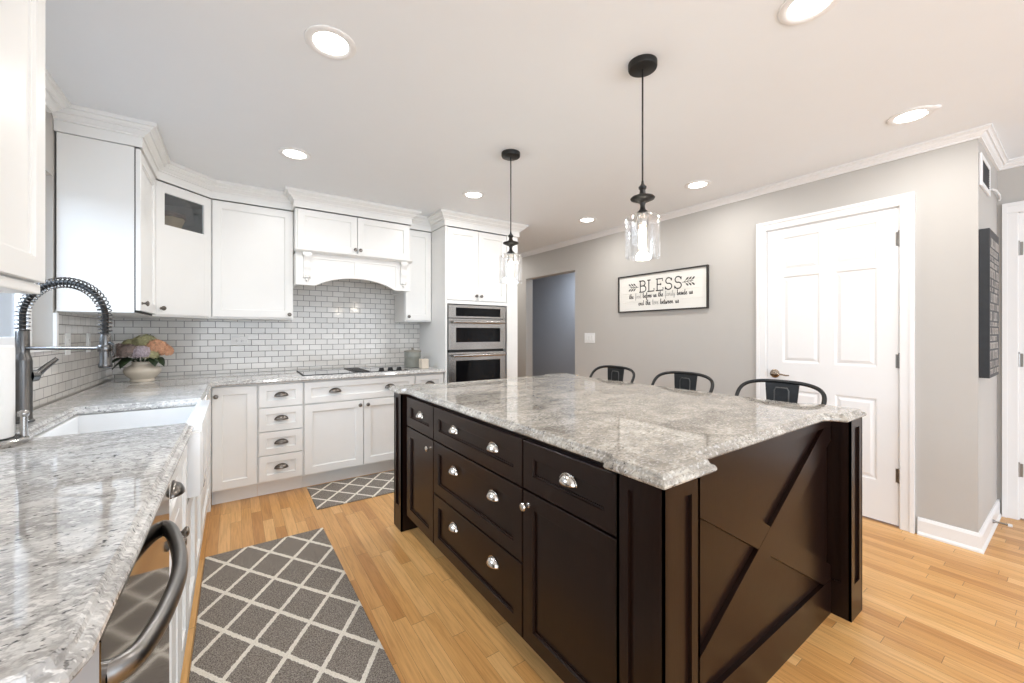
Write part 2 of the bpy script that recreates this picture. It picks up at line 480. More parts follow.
# left wall with the window above the sink
wy0, wy1, wz0, wz1 = 1.66, 2.983, 1.172, 2.035
w = MB()
w.box(XL - 0.12, XL, -0.35, wy0, 0, HC); w.box(XL - 0.12, XL, YR, -0.35, 2.15, HC); w.box(XL - 0.12, XL, wy1, YB + 0.12, 0, HC)  # rear part left open below to let the added side fill in
w.box(XL - 0.12, XL, wy0, wy1, 0, wz0); w.box(XL - 0.12, XL, wy0, wy1, wz1, HC)
structure(w, 'wall_left', 'wall')
structure(MB().box(XL, 2.5, YB, YB + 0.12, 0, HC), 'wall_back', 'wall')
# right wall: door opening and cased-less doorway
dy0, dy1, dzt = 0.672, 1.472, 2.055
hy0, hy1, hzt = 3.637, 4.655, 2.023
w = MB()
for a, b, z0, z1 in ((YA, dy0, 0, HC), (dy0, dy1, dzt, HC), (dy1, hy0, 0, HC), (hy0, hy1, hzt, HC), (hy1, 7.0, 0, HC)):
    w.box(XR, XR + 0.12, a, b, z0, z1)
structure(w, 'wall_right', 'wall')
# alcove to the right of the corner: wall facing the viewer, then the wall with the second door
structure(MB().box(XR + 0.12, XA + 0.12, YA, YA + 0.12, 0, HC), 'wall_alcove', 'wall')
ey0, ey1, ezt = -0.53, 0.281, 2.05
w = MB()
for a, b, z0, z1 in ((ey1, YA, 0, HC), (ey0, ey1, ezt, HC), (YR, ey0, 0, HC)):
    w.box(XA, XA + 0.12, a, b, z0, z1)
structure(w, 'wall_alcove_side', 'wall')
# passage beyond the oven tower and the hall behind the doorway
structure(MB().box(2.38, 2.5, YB + 0.12, 7.0, 0, HC), 'wall_passage', 'wall')
structure(MB().box(2.5, XR, 6.9, 7.0, 0, HC), 'wall_passage_end', 'wall')
structure(MB().box(4.75, 4.87, 2.6, 7.0, 0, HC), 'wall_hall', 'hall')
structure(MB().box(XR + 0.12, 4.75, 6.9, 7.0, 0, HC), 'wall_hall_end', 'hall')
structure(MB().box(XR + 0.12, 4.75, 2.6, 2.72, 0, HC), 'wall_hall_near', 'hall')
# tile splashbacks
structure(MB().box(XL + 0.008, 1.648, YB - 0.007, YB - 0.0005, 0.902, 2.0), 'wall_back_tile', 'tileb')
t = MB()
t.box(XL + 0.0005, XL + 0.0075, 0.6, 3.015, 0.902, wz0 - 0.02); t.box(XL + 0.0005, XL + 0.0075, 3.015, YB - 0.0075, 0.902, 1.36)
structure(t, 'wall_left_tile', 'tilel')

CROWN_W = [(0.0, HC - 0.050), (0.012, HC - 0.050), (0.012, HC - 0.042), (0.022, HC - 0.036), (0.030, HC - 0.026), (0.038, HC - 0.026), (0.038, HC - 0.020), (0.046, HC - 0.013), (0.054, HC - 0.012), (0.054, HC - 0.0005), (0.0, HC - 0.0005)]
structure(sweep(MB(), [(XR, 6.89), (XR, YA), (XA, YA), (XA, YR)], CROWN_W), 'trim_1', 'trimw')
CROWN_C = [(0.0, 2.268), (0.012, 2.268), (0.012, 2.322), (0.022, 2.322), (0.022, 2.331), (0.030, 2.336), (0.040, 2.346), (0.044, 2.350), (0.053, 2.350), (0.053, 2.357), (0.062, 2.364), (0.068, 2.372), (0.080, 2.373), (0.080, HC - 0.0005), (0.0, HC - 0.0005)]
structure(sweep(MB(), [(XL + 0.002, 3.0), (-0.435, 3.0), (-0.435, 3.54), (-0.148, 3.82), (0.406, 3.82), (0.406, 3.68), (1.372, 3.68), (1.372, 3.82), (1.648, 3.82), (1.648, 3.50), (2.5, 3.50), (2.5, 4.14)], CROWN_C), 'trim_2', 'white')
CROWN_L = [(0.0, 2.322), (0.022, 2.322), (0.022, 2.331), (0.030, 2.336), (0.040, 2.346), (0.044, 2.350), (0.053, 2.350), (0.053, 2.357), (0.062, 2.364), (0.068, 2.372), (0.080, 2.373), (0.080, HC - 0.0005), (0.0, HC - 0.0005)]
structure(sweep(MB(), [(XL, 1.64), (XL, 2.91)], CROWN_L), 'trim_3', 'white')

BASE = [(0.0, 0.0), (0.022, 0.0), (0.022, 0.010), (0.017, 0.018), (0.014, 0.022), (0.014, 0.088), (0.010, 0.096), (0.006, 0.104), (0.0, 0.106)]
structure(sweep(MB(), [(XR, 0.604), (XR, YA), (XA, YA), (XA, 0.349)], BASE), 'baseboard_right', 'trimw')
structure(sweep(MB(), [(XR, hy0 - 0.002), (XR, 1.545)], BASE), 'baseboard_right_far', 'trimw')

def casing(name, x, y0, y1, zt, wd=0.068):
    """door casing on a wall facing -x; opening y0..y1, up to zt"""
    mb = MB()
    for a, b in ((y0 - wd, y0), (y1, y1 + wd)):
        mb.box(x - 0.016, x - 0.0005, a, b, 0, zt, bev=0.003)
        o = a if b == y0 else b - 0.022
        mb.box(x - 0.022, x - 0.016, o, o + 0.022, 0, zt + (wd - 0.022 if True else 0))
    mb.box(x - 0.016, x - 0.0005, y0 - wd, y1 + wd, zt, zt + wd, bev=0.003)
    mb.box(x - 0.022, x - 0.016, y0 - wd, y1 + wd, zt + wd - 0.022, zt + wd)
    # jamb lining
    mb.box(x, x + 0.118, y0 - 0.012, y0 + 0.006, 0, zt); mb.box(x, x + 0.118, y1 - 0.006, y1 + 0.012, 0, zt)
    mb.box(x, x + 0.118, y0, y1, zt - 0.006, zt + 0.012)
    return structure(mb, name, 'trimw')

casing('trim_4', XR, dy0 + 0.012, dy1 - 0.012, dzt - 0.008)
casing('trim_5', XA, ey0 + 0.012, ey1 - 0.012, ezt - 0.008)

def panel_door(name, x, y0, y1, zt, rows, cols):
    """door slab facing -x with moulded raised panels"""
    d = MB()
    h = zt - 0.012
    M = face((x, y1, 0.012), (0, -1, 0), (-1, 0, 0))
    wd = y1 - y0
    d.box(0, wd, 0, h, -0.036, 0.0, M)
    us = sorted({0, wd, *[c for cc in cols for c in cc]}); vs = sorted({0, h, *[r for rr in rows for r in rr]})
    for i in range(len(us) - 1):
        for j in range(len(vs) - 1):
            u0, u1, v0, v1 = us[i], us[i + 1], vs[j], vs[j + 1]
            if any(abs(u0 - c[0]) < 1e-4 for c in cols) and any(abs(v0 - r[0]) < 1e-4 for r in rows):
                def rect(q, z): return [(u0 + q, v0 + q, z), (u1 - q, v0 + q, z), (u1 - q, v1 - q, z), (u0 + q, v1 - q, z)]
                d.rings([rect(0, 0.0002), rect(0, 0.008), rect(0.006, 0.0075), rect(0.014, 0.001), rect(0.022, 0.001), rect(0.038, 0.0065), rect(0.040, 0.007)], True, True, M)
            else:
                d.box(u0, u1, v0, v1, 0.0, 0.008, M)
    bmesh.ops.remove_doubles(d.bm, verts=d.bm.verts, dist=0.00005)
    return structure(d, name, 'trimw'), M

def hinge(parent, x, y, z):
    mb = MB()
    mb.lathe([(0.0075, 0), (0.0075, 0.088)], (x, y, z - 0.044), n=10)
    mb.lathe([(0.0045, 0.088), (0.006, 0.092), (0.003, 0.097)], (x, y, z - 0.044), n=10)
    mb.box(x + 0.004, x + 0.006, y - 0.018, y + 0.018, z - 0.044, z + 0.044)
    mb.build('hinge', 'hinge', parent, smooth=True)

cols = [(0.100, 0.345), (0.425, 0.660)]
rows = [(0.255, 0.800), (1.000, 1.665), (1.700, 1.965)]
d1, Md = panel_door('door_1', XR + 0.010, 0.6915, 1.4525, 2.040, rows, cols)
for z in (0.33, 1.06, 1.84): hinge(d1, XR - 0.004, 0.688, z)
# lever handle
h_ = MB()
hc = Md @ Matrix.Translation((0.052, 0.912, 0.0085))
h_.lathe([(0.033, 0.0), (0.034, 0.004), (0.030, 0.009), (0.020, 0.012), (0.0115, 0.014), (0.011, 0.040), (0.014, 0.043), (0.014, 0.056), (0.008, 0.060)], n=24, M=hc)
h_.tube([(0.0, 0, 0.050), (0.03, 0.004, 0.052), (0.06, 0.0, 0.050), (0.09, -0.006, 0.046), (0.112, -0.004, 0.044)], [0.010, 0.0085, 0.0075, 0.007, 0.006], M=hc, scale=(1.1, 0.8))
h_.build('door_handle', 'brass', d1, smooth=True)
MB().box(XR + 0.0015, XR + 0.0030, 1.4530, 1.4600, 0.895, 0.955).build('latch_plate', 'hinge', d1)

d2, Md2 = panel_door('door_2', XA + 0.010, -0.5155, 0.2645, 2.035, [(0.255, 0.800), (1.000, 1.665), (1.700, 1.930)], [(0.100, 0.35), (0.43, 0.68)])
for z in (0.33, 1.06, 1.80): hinge(d2, XA - 0.004, 0.268, z)

# window over the sink
wn = MB()
fx = XL - 0.112
for a, b, z0, z1 in ((wy0, wy0 + 0.05, wz0, wz1), (wy1 - 0.05, wy1, wz0, wz1), (wy0 + 0.05, wy1 - 0.05, wz0, wz0 + 0.05), (wy0 + 0.05, wy1 - 0.05, wz1 - 0.05, wz1), (2.28, 2.325, wz0 + 0.05, wz1 - 0.05)):
    wn.box(fx, fx + 0.045, a, b, z0, z1, bev=0.004)
win = structure(wn, 'window_1', 'trimw')
MB().box(fx + 0.018, fx + 0.023, wy0 + 0.05, 2.28, wz0 + 0.05, wz1 - 0.05).build('pane', 'glass', win)
MB().box(fx + 0.018, fx + 0.023, 2.325, wy1 - 0.05, wz0 + 0.05, wz1 - 0.05).build('pane', 'glass', win)
s_ = MB()
s_.box(XL - 0.065, XL + 0.022, wy0 - 0.03, wy1 + 0.03, wz0 - 0.018, wz0 + 0.001)
s_.box(XL + 0.0005, XL + 0.014, wy1 + 0.001, wy1 + 0.030, wz0 + 0.001, 1.343)
structure(s_, 'trim_6', 'trimw')

# ================================================================== CABINETS
def cab(name, loc, label, group=None): return thing(name, loc, label, 'cabinet', group)

def front(kind, root, M, u0, v0, w, h, knob=None, pulls=(), mat='white', rail=0.057, kmat='darknickel', pmat='darknickel', t=0.02):
    d = MB().shaker(w, h, M, t, rail, u0=u0, v0=v0).build(kind, mat, root)
    if knob: add_knob(loc_at(M, *knob, t), d, kmat)
    for p in pulls: add_pull(loc_at(M, *p, t), d, pmat)
    return d

ZB, ZT, ZF = 0.120, 0.862, 0.840     # cabinet front bottom, carcass top, front top
YF = 3.54                            # back-run carcass face (doors stand 20 mm proud)
MBK = face((0, YF, 0), (1, 0, 0), (0, -1, 0))

def base_back(label, x0, x1, kick=True):
    r = cab('base_cabinet', ((x0 + x1) / 2, 3.85, 0), label)
    MB().box(x0 + 0.0008, x1 - 0.0008, YF, 4.138, 0.108, ZT).build('carcass', 'white', r)
    MB().box(x0 + 0.0008, x1 - 0.0008, 3.60, 3.615, 0.0, 0.1075).build('toe_kick', 'white', r)
    return r

r = base_back('white single-door base cabinet in the inner corner, left of the four-drawer stack', -0.139, 0.139)
front('door', r, MBK, -0.132, ZB, 0.262, ZF - ZB + 0.012, knob=(-0.112, 0.79))
r = base_back('narrow white base cabinet with a stack of four drawers', 0.139, 0.443)
for z0, z1 in ((0.122, 0.312), (0.319, 0.491), (0.499, 0.674), (0.681, 0.850)):
    front('drawer', r, MBK, 0.146, z0, 0.290, z1 - z0, pulls=[(0.291, (z0 + z1) / 2 - 0.008)], rail=0.048)
r = base_back('wide white base cabinet below the cooktop, one long drawer over two doors', 0.443, 1.356)
front('drawer', r, MBK, 0.450, 0.681, 0.900, 0.169, pulls=[(0.675, 0.757), (1.128, 0.757)], rail=0.048)
front('door', r, MBK, 0.450, ZB, 0.447, 0.551, knob=(0.868, 0.632))
front('door', r, MBK, 0.903, ZB, 0.447, 0.551, knob=(0.932, 0.632))
r = base_back('narrow white base cabinet between cooktop base and oven tower', 1.356, 1.648)
front('drawer', r, MBK, 1.363, 0.681, 0.276, 0.169, pulls=[(1.501, 0.757)], rail=0.048)
front('door', r, MBK, 1.363, ZB, 0.276, 0.551, knob=(1.392, 0.632))

# left run, fronts face +x
XF = -0.165
MLF = face((XF, 0, 0), (0, 1, 0), (1, 0, 0))

def base_left(label, y0, y1, top=ZT):
    r = cab('base_cabinet', (-0.45, (y0 + y1) / 2, 0), label)
    MB().box(-0.745, XF, y0 + 0.0008, y1 - 0.0008, 0.108, top).build('carcass', 'white', r)
    MB().box(-0.215, -0.200, y0 + 0.0008, y1 - 0.0008, 0.0, 0.1075).build('toe_kick', 'white', r)
    return r

r = base_left('white base cabinet right beside the dishwasher, drawer over a pair of doors', 1.350, 1.655)
front('drawer', r, MLF, 1.355, 0.690, 0.295, 0.160, pulls=[(1.465, 0.790)], rail=0.048)
front('door', r, MLF, 1.355, ZB, 0.145, 0.563, knob=(1.466, 0.645), rail=0.045)
front('door', r, MLF, 1.505, ZB, 0.145, 0.563, knob=(1.540, 0.645), rail=0.045)
r = base_left('narrow white one-door base cabinet butting against the apron sink', 1.655, 1.905)
front('door', r, MLF, 1.660, ZB, 0.240, ZF - ZB + 0.012)
r = base_left('white sink base cabinet with two doors under the apron sink', 1.905, 2.665, top=0.600)
front('door', r, MLF, 1.911, ZB, 0.3725, 0.475, knob=(2.255, 0.565))
front('door', r, MLF, 2.2865, ZB, 0.3725, 0.475, knob=(2.315, 0.565))
r = base_left('plain white filler cabinet turning the corner beyond the sink', 2.665, 3.535)
front('door', r, MLF, 2.672, ZB, 0.80, ZF - ZB + 0.012)
MB().box(-0.1645, -0.1395, 3.474, 3.5385, 0.0, ZT).build('corner_stile', 'white', r)

# -------- wall cabinets
UZ0, UZ1 = 1.352, 2.266

def light_rail(mb): return mb

r = cab('wall_cabinet', (-0.60, 1.0, 1.37), 'white wall cabinet at the left edge of the photo, nearest the viewer')
MB().box(XL + 0.002, -0.445, 0.70, 1.625, 1.372, 2.30).build('carcass', 'white', r)
Mn = face((-0.445, 0, 0), (0, 1, 0), (1, 0, 0))
front('door', r, Mn, 0.704, 1.376, 0.455, 0.90, rail=0.062)
front('door', r, Mn, 1.165, 1.376, 0.457, 0.90, rail=0.062)
MB().box(XL + 0.002, -0.436, 0.70, 1.630, 1.345, 1.3715, bev=0.004).build('light_rail', 'white', r)

r = cab('wall_cabinet', (-0.60, 3.27, UZ0), 'white wall cabinet right of the sink window, its blank side panel facing the viewer')
MB().box(XL + 0.009, -0.457, 3.0, 3.538, UZ0, UZ1, bev=0.001).build('carcass', 'white', r)
MB().box(-0.4569, -0.4515, 3.004, 3.535, UZ0 + 0.002, UZ1 - 0.002).build('reveal_shade', 'gap', r)  # black strip painting the shade between carcass and door
Mq = face((-0.4515, 0, 0), (0, 1, 0), (1, 0, 0))
front('door', r, Mq, 3.001, UZ0 + 0.014, 0.532, UZ1 - UZ0 - 0.020, knob=(3.040, UZ0 + 0.055))

# diagonal corner cabinet, hollow behind its glass pane
r = cab('corner_wall_cabinet', (-0.5, 3.9, UZ0), 'diagonal corner wall cabinet with a small dark glass pane at the top')
p0 = Vector((-0.449, 3.554, 0)); p1 = Vector((-0.162, 3.834, 0))
uu = (p1 - p0); LD = uu.length; uu.normalize(); nn = Vector((uu.y, -uu.x, 0))
foot = [(XL + 0.009, 3.5385), (-0.449, 3.5385), (p0.x, p0.y), (p1.x, p1.y), (-0.1485, 3.834), (-0.1485, 4.142), (XL + 0.009, 4.142)]
c = MB()
c.prism(foot, UZ0, UZ0 + 0.018); c.prism(foot, UZ1 - 0.018, UZ1); c.prism(inset(foot, 0.006), 1.955, 1.970)
wl = [foot[3], foot[4], foot[5], foot[6], foot[0], foot[1], foot[2]]
ins = inset(foot, 0.015)
wi = [ins[3], ins[4], ins[5], ins[6], ins[0], ins[1], ins[2]]
for i in range(6):
    if i == 0 or i == 5: pass
    c.prism([wl[i], wl[i + 1], wi[i + 1], wi[i]], UZ0 + 0.018, UZ1 - 0.018)
c.build('carcass', 'white', r)
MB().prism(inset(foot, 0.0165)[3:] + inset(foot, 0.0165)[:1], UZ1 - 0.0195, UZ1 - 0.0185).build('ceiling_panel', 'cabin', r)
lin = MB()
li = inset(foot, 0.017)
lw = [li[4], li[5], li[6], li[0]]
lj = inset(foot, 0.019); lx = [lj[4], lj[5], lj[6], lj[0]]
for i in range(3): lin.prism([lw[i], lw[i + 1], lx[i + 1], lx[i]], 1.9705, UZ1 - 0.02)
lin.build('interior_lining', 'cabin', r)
Mdg = face((p0.x, p0.y, 0), uu, nn)
d = MB()
w0, h0, v0, u0 = LD - 0.008, UZ1 - UZ0 - 0.020, UZ0 + 0.014, 0.004
gz0, gz1, gu0, gu1 = 1.978, 2.196, 0.058, LD - 0.058
d.box(u0, gu0, v0, v0 + h0, 0, 0.02, Mdg); d.box(gu1, u0 + w0, v0, v0 + h0, 0, 0.02, Mdg)
d.box(gu0, gu1, gz1, v0 + h0, 0, 0.02, Mdg); d.box(gu0, gu1, 1.915, gz0, 0, 0.02, Mdg); d.box(gu0, gu1, v0, v0 + 0.057, 0, 0.02, Mdg)
def rect(a, b, cc, dd, q, z): return [(a + q, cc + q, z), (b - q, cc + q, z), (b - q, dd - q, z), (a + q, dd - q, z)]
d.rings([rect(gu0, gu1, v0 + 0.057, 1.915, 0, 0.0195), rect(gu0, gu1, v0 + 0.057, 1.915, 0.003, 0.010), rect(gu0, gu1, v0 + 0.057, 1.915, 0.006, 0.007)], True, True, Mdg)
dd_ = d.build('door', 'white', r)
MB().box(gu0 - 0.004, gu1 + 0.004, gz0 - 0.004, gz1 + 0.004, 0.006, 0.010, Mdg).build('glass_pane', 'cabglass', dd_, label='dark glass pane at the top of the door')
add_knob(loc_at(Mdg, 0.034, UZ0 + 0.055), dd_)
b_ = MB()
b_.lathe([(0.062, 0.0), (0.070, 0.02), (0.088, 0.065), (0.100, 0.100)], (-0.400, 3.795, 1.9712), n=22)
bk = b_.build('wicker_basket', 'wick', None, 'small woven basket inside the glass-paned corner cabinet', 'basket', smooth=True)
rb = MB()
for k in range(3):
    rb.tube([(-0.400 + 0.101 * math.cos(a), 3.795 + 0.101 * math.sin(a), 2.074 + 0.010 * k + 0.003 * math.sin(9 * a + 2 * k)) for a in [2 * PI * i / 40 for i in range(40)]], 0.007, 6, closed=True)
rb.build('braided_rim', 'wickd', bk, smooth=True)

MUP = face((0, 3.84, 0), (1, 0, 0), (0, -1, 0))
r = cab('wall_cabinet', (0.13, 4.0, UZ0), 'broad single-door white wall cabinet just left of the range hood')
MB().box(-0.1475, 0.405, 3.84, 4.142, UZ0, UZ1, bev=0.001).build('carcass', 'white', r)
front('door', r, MUP, -0.143, UZ0 + 0.014, 0.543, UZ1 - UZ0 - 0.020, knob=(0.374, UZ0 + 0.042))
r = cab('wall_cabinet', (1.51, 4.0, UZ0), 'narrow white wall cabinet squeezed between range hood and oven tower')
MB().box(1.3735, 1.647, 3.84, 4.142, UZ0, UZ1, bev=0.001).build('carcass', 'white', r)
front('door', r, MUP, 1.378, UZ0 + 0.014, 0.265, UZ1 - UZ0 - 0.020, knob=(1.404, UZ0 + 0.050))

# -------- range hood
r = thing('range_hood', (0.89, 3.9, 1.63), 'white wooden range hood with arched valance over the cooktop', 'range hood')
HX0, HX1, HY = 0.4065, 1.3720, 3.70
MB().box(HX0, HX1, HY, 4.142, 1.925, UZ1).build('carcass', 'white', r)
MH = face((0, HY, 0), (1, 0, 0), (0, -1, 0))
front('door', r, MH, HX0 + 0.014, 1.936, 0.466, 0.322, knob=(0.868, 1.968), rail=0.05)
front('door', r, MH, 0.8925, 1.936, 0.466, 0.322, knob=(0.912, 1.968), rail=0.05)
v = MB()
def arch(x):
    if x < 0.56 or x > 1.218: return 1.636
    s = (x - 0.889) / 0.329
    return 1.636 + 0.082 * (1 - s * s) ** 0.8
n = 40
xs = [HX0 + (HX1 - HX0) * i / n for i in range(n + 1)]
for a, b in zip(xs[:-1], xs[1:]):
    za, zb = arch(a), arch(b)
    v.poly([(0, 1, 2, 3), (4, 7, 6, 5), (0, 4, 5, 1), (3, 2, 6, 7), (0, 3, 7, 4), (1, 5, 6, 2)],
           [(a, HY - 0.012, za), (b, HY - 0.012, zb), (b, HY - 0.012, 1.900), (a, HY - 0.012, 1.900), (a, HY + 0.012, za), (b, HY + 0.012, zb), (b, HY + 0.012, 1.900), (a, HY + 0.012, 1.900)])
bmesh.ops.remove_doubles(v.bm, verts=v.bm.verts, dist=0.00001)
bmesh.ops.delete(v.bm, geom=[f for f in v.bm.faces if abs(f.normal.x) > 0.99 and HX0 + 0.01 < f.calc_center_median().x < HX1 - 0.01], context='FACES_ONLY')
# raised frame on the valance: stiles, centre stile and top rail
for a, b, z0, z1 in ((HX0, 0.545, 1.637, 1.900), (1.233, HX1, 1.637, 1.900), (0.866, 0.912, 1.738, 1.862)):
    v.box(a, b, HY - 0.020, HY - 0.012, z0, z1)
v.box(HX0, HX1, HY - 0.0205, HY - 0.012, 1.862, 1.900)
for k in range(30):
    a = 0.545 + 0.688 * k / 30; b = 0.545 + 0.688 * (k + 1) / 30
    za, zb = arch(a), arch(b)
    v.poly([(0, 1, 2, 3), (0, 4, 5, 1), (3, 2, 6, 7)], [(a, HY - 0.020, za), (b, HY - 0.020, zb), (b, HY - 0.020, zb + 0.022), (a, HY - 0.020, za + 0.022),
            (a, HY - 0.012, za), (b, HY - 0.012, zb), (b, HY - 0.012, zb + 0.022), (a, HY - 0.012, za + 0.022)])
v.box(HX0, HX0 + 0.018, HY + 0.012, 4.142, 1.637, 1.900); v.box(HX1 - 0.018, HX1, HY + 0.012, 4.142, 1.637, 1.900)
v.box(HX0 + 0.018, HX1 - 0.018, HY + 0.012, 4.142, 1.80, 1.815)
v.build('valance', 'white', r)
sh = MB()
prof = [(0.0, 1.900), (0.030, 1.900), (0.046, 1.908), (0.052, 1.914), (0.060, 1.915), (0.060, 1.9245), (0.0, 1.9245)]
sweep(sh, [(HX0 - 0.003, HY + 0.10), (HX0 - 0.003, HY - 0.02), (HX1 + 0.003, HY - 0.02), (HX1 + 0.003, HY + 0.10)], [(o * (0.9), z) for o, z in prof])
sh2 = MB(); sh2.rings([[(x, y, z) for x, y, z in q] for q in ([(HX0 - 0.001, HY - 0.020 - o, z) for o, z in prof], [(HX1 + 0.001, HY - 0.020 - o, z) for o, z in prof])], True, True)
sh.bm.free()
sh2.build('mantel_shelf', 'white', r)
def corbel(cx):
    pts = [(0.0, 1.693), (0.014, 1.698), (0.022, 1.715), (0.018, 1.735), (0.016, 1.750), (0.026, 1.772), (0.030, 1.795), (0.024, 1.815), (0.026, 1.840), (0.040, 1.858), (0.046, 1.872), (0.046, 1.899), (0.0, 1.899)]
    mb = MB()
    for a, b, k in ((-0.026, 0.026, 1.0), (-0.017, 0.017, 1.13)):
        zs = 1.0
        mb.rings([[(cx + a, HY - 0.0205 - o * k, z) for o, z in pts], [(cx + b, HY - 0.0205 - o * k, z) for o, z in pts]], True, True)
    mb.box(cx - 0.034, cx + 0.034, HY - 0.072, HY - 0.0205, 1.874, 1.8995, bev=0.003)
    mb.lathe([(0.003, -0.036), (0.013, -0.022), (0.008, -0.010), (0.018, 0.0), (0.014, 0.012), (0.004, 0.016)], (cx, HY - 0.030, 1.700), n=12)
    mb.build('corbel', 'white', r, smooth=True)
corbel(0.487); corbel(1.300)

# -------- oven tower
r = thing('oven_tower_cabinet', (2.07, 3.8, 0), 'tall white cabinet tower holding the double wall oven', 'cabinet')
c = MB()
TX0, TX1, TY = 1.6495, 2.3620, 3.520
c.box(TX0, TX0 + 0.02, TY - 0.020, 4.142, 0.0, UZ1); c.box(TX1, 2.498, TY - 0.016, 4.142, 0.0, UZ1)
c.box(TX0 + 0.02, TX1, TY, 4.142, 1.545, UZ1); c.box(TX0 + 0.02, TX1, TY, 4.142, 0.108, 0.345)
c.box(TX0 + 0.02, TX1, 4.12, 4.142, 0.345, 1.545)
c.box(TX0 + 0.02, TX1, TY + 0.07, TY + 0.085, 0.0, 0.108)
c.box(TX0 + 0.02, TX1, TY - 0.014, TY, 1.525, 1.558)
c.build('carcass', 'white', r)
MTW = face((0, TY, 0), (1, 0, 0), (0, -1, 0))
front('door', r, MTW, 1.672, 1.562, 0.338, 0.696, knob=(1.984, 1.608))
front('door', r, MTW, 2.0135, 1.562, 0.338, 0.696, knob=(2.040, 1.608))
front('drawer', r, MTW, 1.672, 0.122, 0.680, 0.215, pulls=[(2.012, 0.225)], rail=0.048)

o_ = thing('double_wall_oven', (2.0, 3.7, 0.36), 'stainless double wall oven with black windows in the tall tower', 'oven')
OX0, OX1 = 1.676, 2.322
MO = face((0, 3.505, 0), (1, 0, 0), (0, -1, 0))
MB().box(OX0 + 0.006, OX1 - 0.006, 3.506, 4.10, 0.36, 1.515).build('housing', 'gap', o_)
def oven_face(z0, z1, gz0, gz1, name):
    q = MB()
    gx0, gx1 = OX0 + 0.075, OX1 - 0.062
    q.box(OX0, gx0, z0, z1, 0.0, 0.028, MO); q.box(gx1, OX1, z0, z1, 0.0, 0.028, MO)
    q.box(gx0, gx1, z0, gz0, 0.0, 0.028, MO); q.box(gx0, gx1, gz1, z1, 0.0, 0.028, MO)
    q.box(OX0, OX1, z0, z1, -0.0005, 0.004, MO)
    dd = q.build(name, 'steel', o_)
    return dd, gx0, gx1
cp, a, b = oven_face(1.388, 1.512, 1.404, 1.487, 'control_panel')
MB().box(a, b, 1.404, 1.487, 0.005, 0.030, MO).build('display', 'blackg', cp, label='black glass control display')
for z0, z1, g0, g1, hz in ((1.078, 1.380, 1.150, 1.292, 1.346), (0.370, 1.052, 0.52, 0.972, 1.022)):
    dr, a, b = oven_face(z0, z1, g0, g1, 'oven_door')
    MB().box(a, b, g0, g1, 0.005, 0.0275, MO).build('oven_window', 'blackg', dr)
    hb = MB()
    hb.tube([(OX0 + 0.03, hz, 0.070), (OX0 + 0.05, hz, 0.074), (OX1 - 0.05, hz, 0.074), (OX1 - 0.03, hz, 0.070)], 0.0135, 12, M=MO)
    for x in (OX0 + 0.07, OX1 - 0.07): hb.tube([(x, hz, 0.027), (x, hz, 0.072)], 0.009, 8, M=MO)
    hb.build('oven_handle', 'steel', dr, smooth=True)

# ================================================================== WORKTOPS
ctr = [(-0.745, 0.585), (-0.195, 0.585), (-0.165, 0.592), (-0.143, 0.610), (-0.133, 0.645), (-0.130, 1.965), (-0.590, 1.965), (-0.590, 2.625), (-0.130, 2.625), (-0.130, 3.425), (-0.112, 3.468), (-0.06, 3.487), (1.6485, 3.487), (1.6485, 4.1415), (-0.745, 4.1415)]
slab(ctr, 0.8645, 0.9).build('countertop', 'granite', None, 'L-shaped speckled white granite countertop along the left and back walls', 'countertop')

isl = [(0.835, 0.572), (1.070, 0.572), (1.074, 0.598), (1.090, 0.622), (1.118, 0.638), (2.055, 0.638), (2.083, 0.622), (2.098, 0.598), (2.102, 0.572), (2.340, 0.572), (2.340, 0.79), (2.312, 0.794), (2.288, 0.810), (2.272, 0.838),
       (2.272, 2.33), (2.288, 2.358), (2.312, 2.374), (2.340, 2.378), (2.340, 2.600), (2.108, 2.600), (2.104, 2.572), (2.088, 2.548), (2.060, 2.534), (1.095, 2.534), (1.067, 2.548), (1.052, 2.572), (1.048, 2.600), (0.822, 2.600),
       (0.822, 2.405), (0.838, 2.398), (0.852, 2.385), (0.862, 2.360), (0.866, 0.800), (0.860, 0.780), (0.849, 0.768), (0.835, 0.764)]
slab(isl, 0.8635, 0.897).build('island_countertop', 'granite2', None, 'large beige-grey granite slab with notched corners topping the dark island', 'countertop')

# ================================================================== ISLAND
r = thing('kitchen_island', (1.58, 1.58, 0), 'dark espresso kitchen island with drawers and an X-braced end', 'kitchen island')
XI = 0.890
c = MB()
c.box(XI, 1.95, 0.72, 2.44, 0.105, 0.863)
c.box(XI + 0.07, 1.90, 0.72, 2.44, 0.0, 0.105)
c.build('carcass', 'dark', r)

def post(x0, x1, y0, y1, fx, fy):
    """square corner post with sunk panels; fx/fy = sides (-1/1) that carry the panels"""
    mb = MB()
    g = 0.010
    mb.box(x0 + g, x1 - g, y0 + g, y1 - g, 0.0, 0.863)
    zb, zt = 0.150, 0.828
    def side(M, wd):
        q = 0.038
        mb.box(0, q, 0, 0.863, 0, g, M); mb.box(wd - q, wd, 0, 0.863, 0, g, M)
        mb.box(q, wd - q, 0, zb, 0, g, M); mb.box(q, wd - q, zt, 0.863, 0, g, M)
    side(face((x0, y0 + g, 0), (1, 0, 0), (0, -1, 0)), x1 - x0)
    side(face((x1, y1 - g, 0), (-1, 0, 0), (0, 1, 0)), x1 - x0)
    side(face((x0 + g, y1, 0), (0, -1, 0), (-1, 0, 0)), y1 - y0)
    side(face((x1 - g, y0, 0), (0, 1, 0), (1, 0, 0)), y1 - y0)
    return mb.build('corner_post', 'dark', r)
post(0.850, 1.000, 0.580, 0.730, -1, -1)
post(2.170, 2.310, 0.580, 0.720, 1, -1)
post(0.850, 0.990, 2.440, 2.575, -1, 1)
post(2.170, 2.310, 2.440, 2.575, 1, 1)

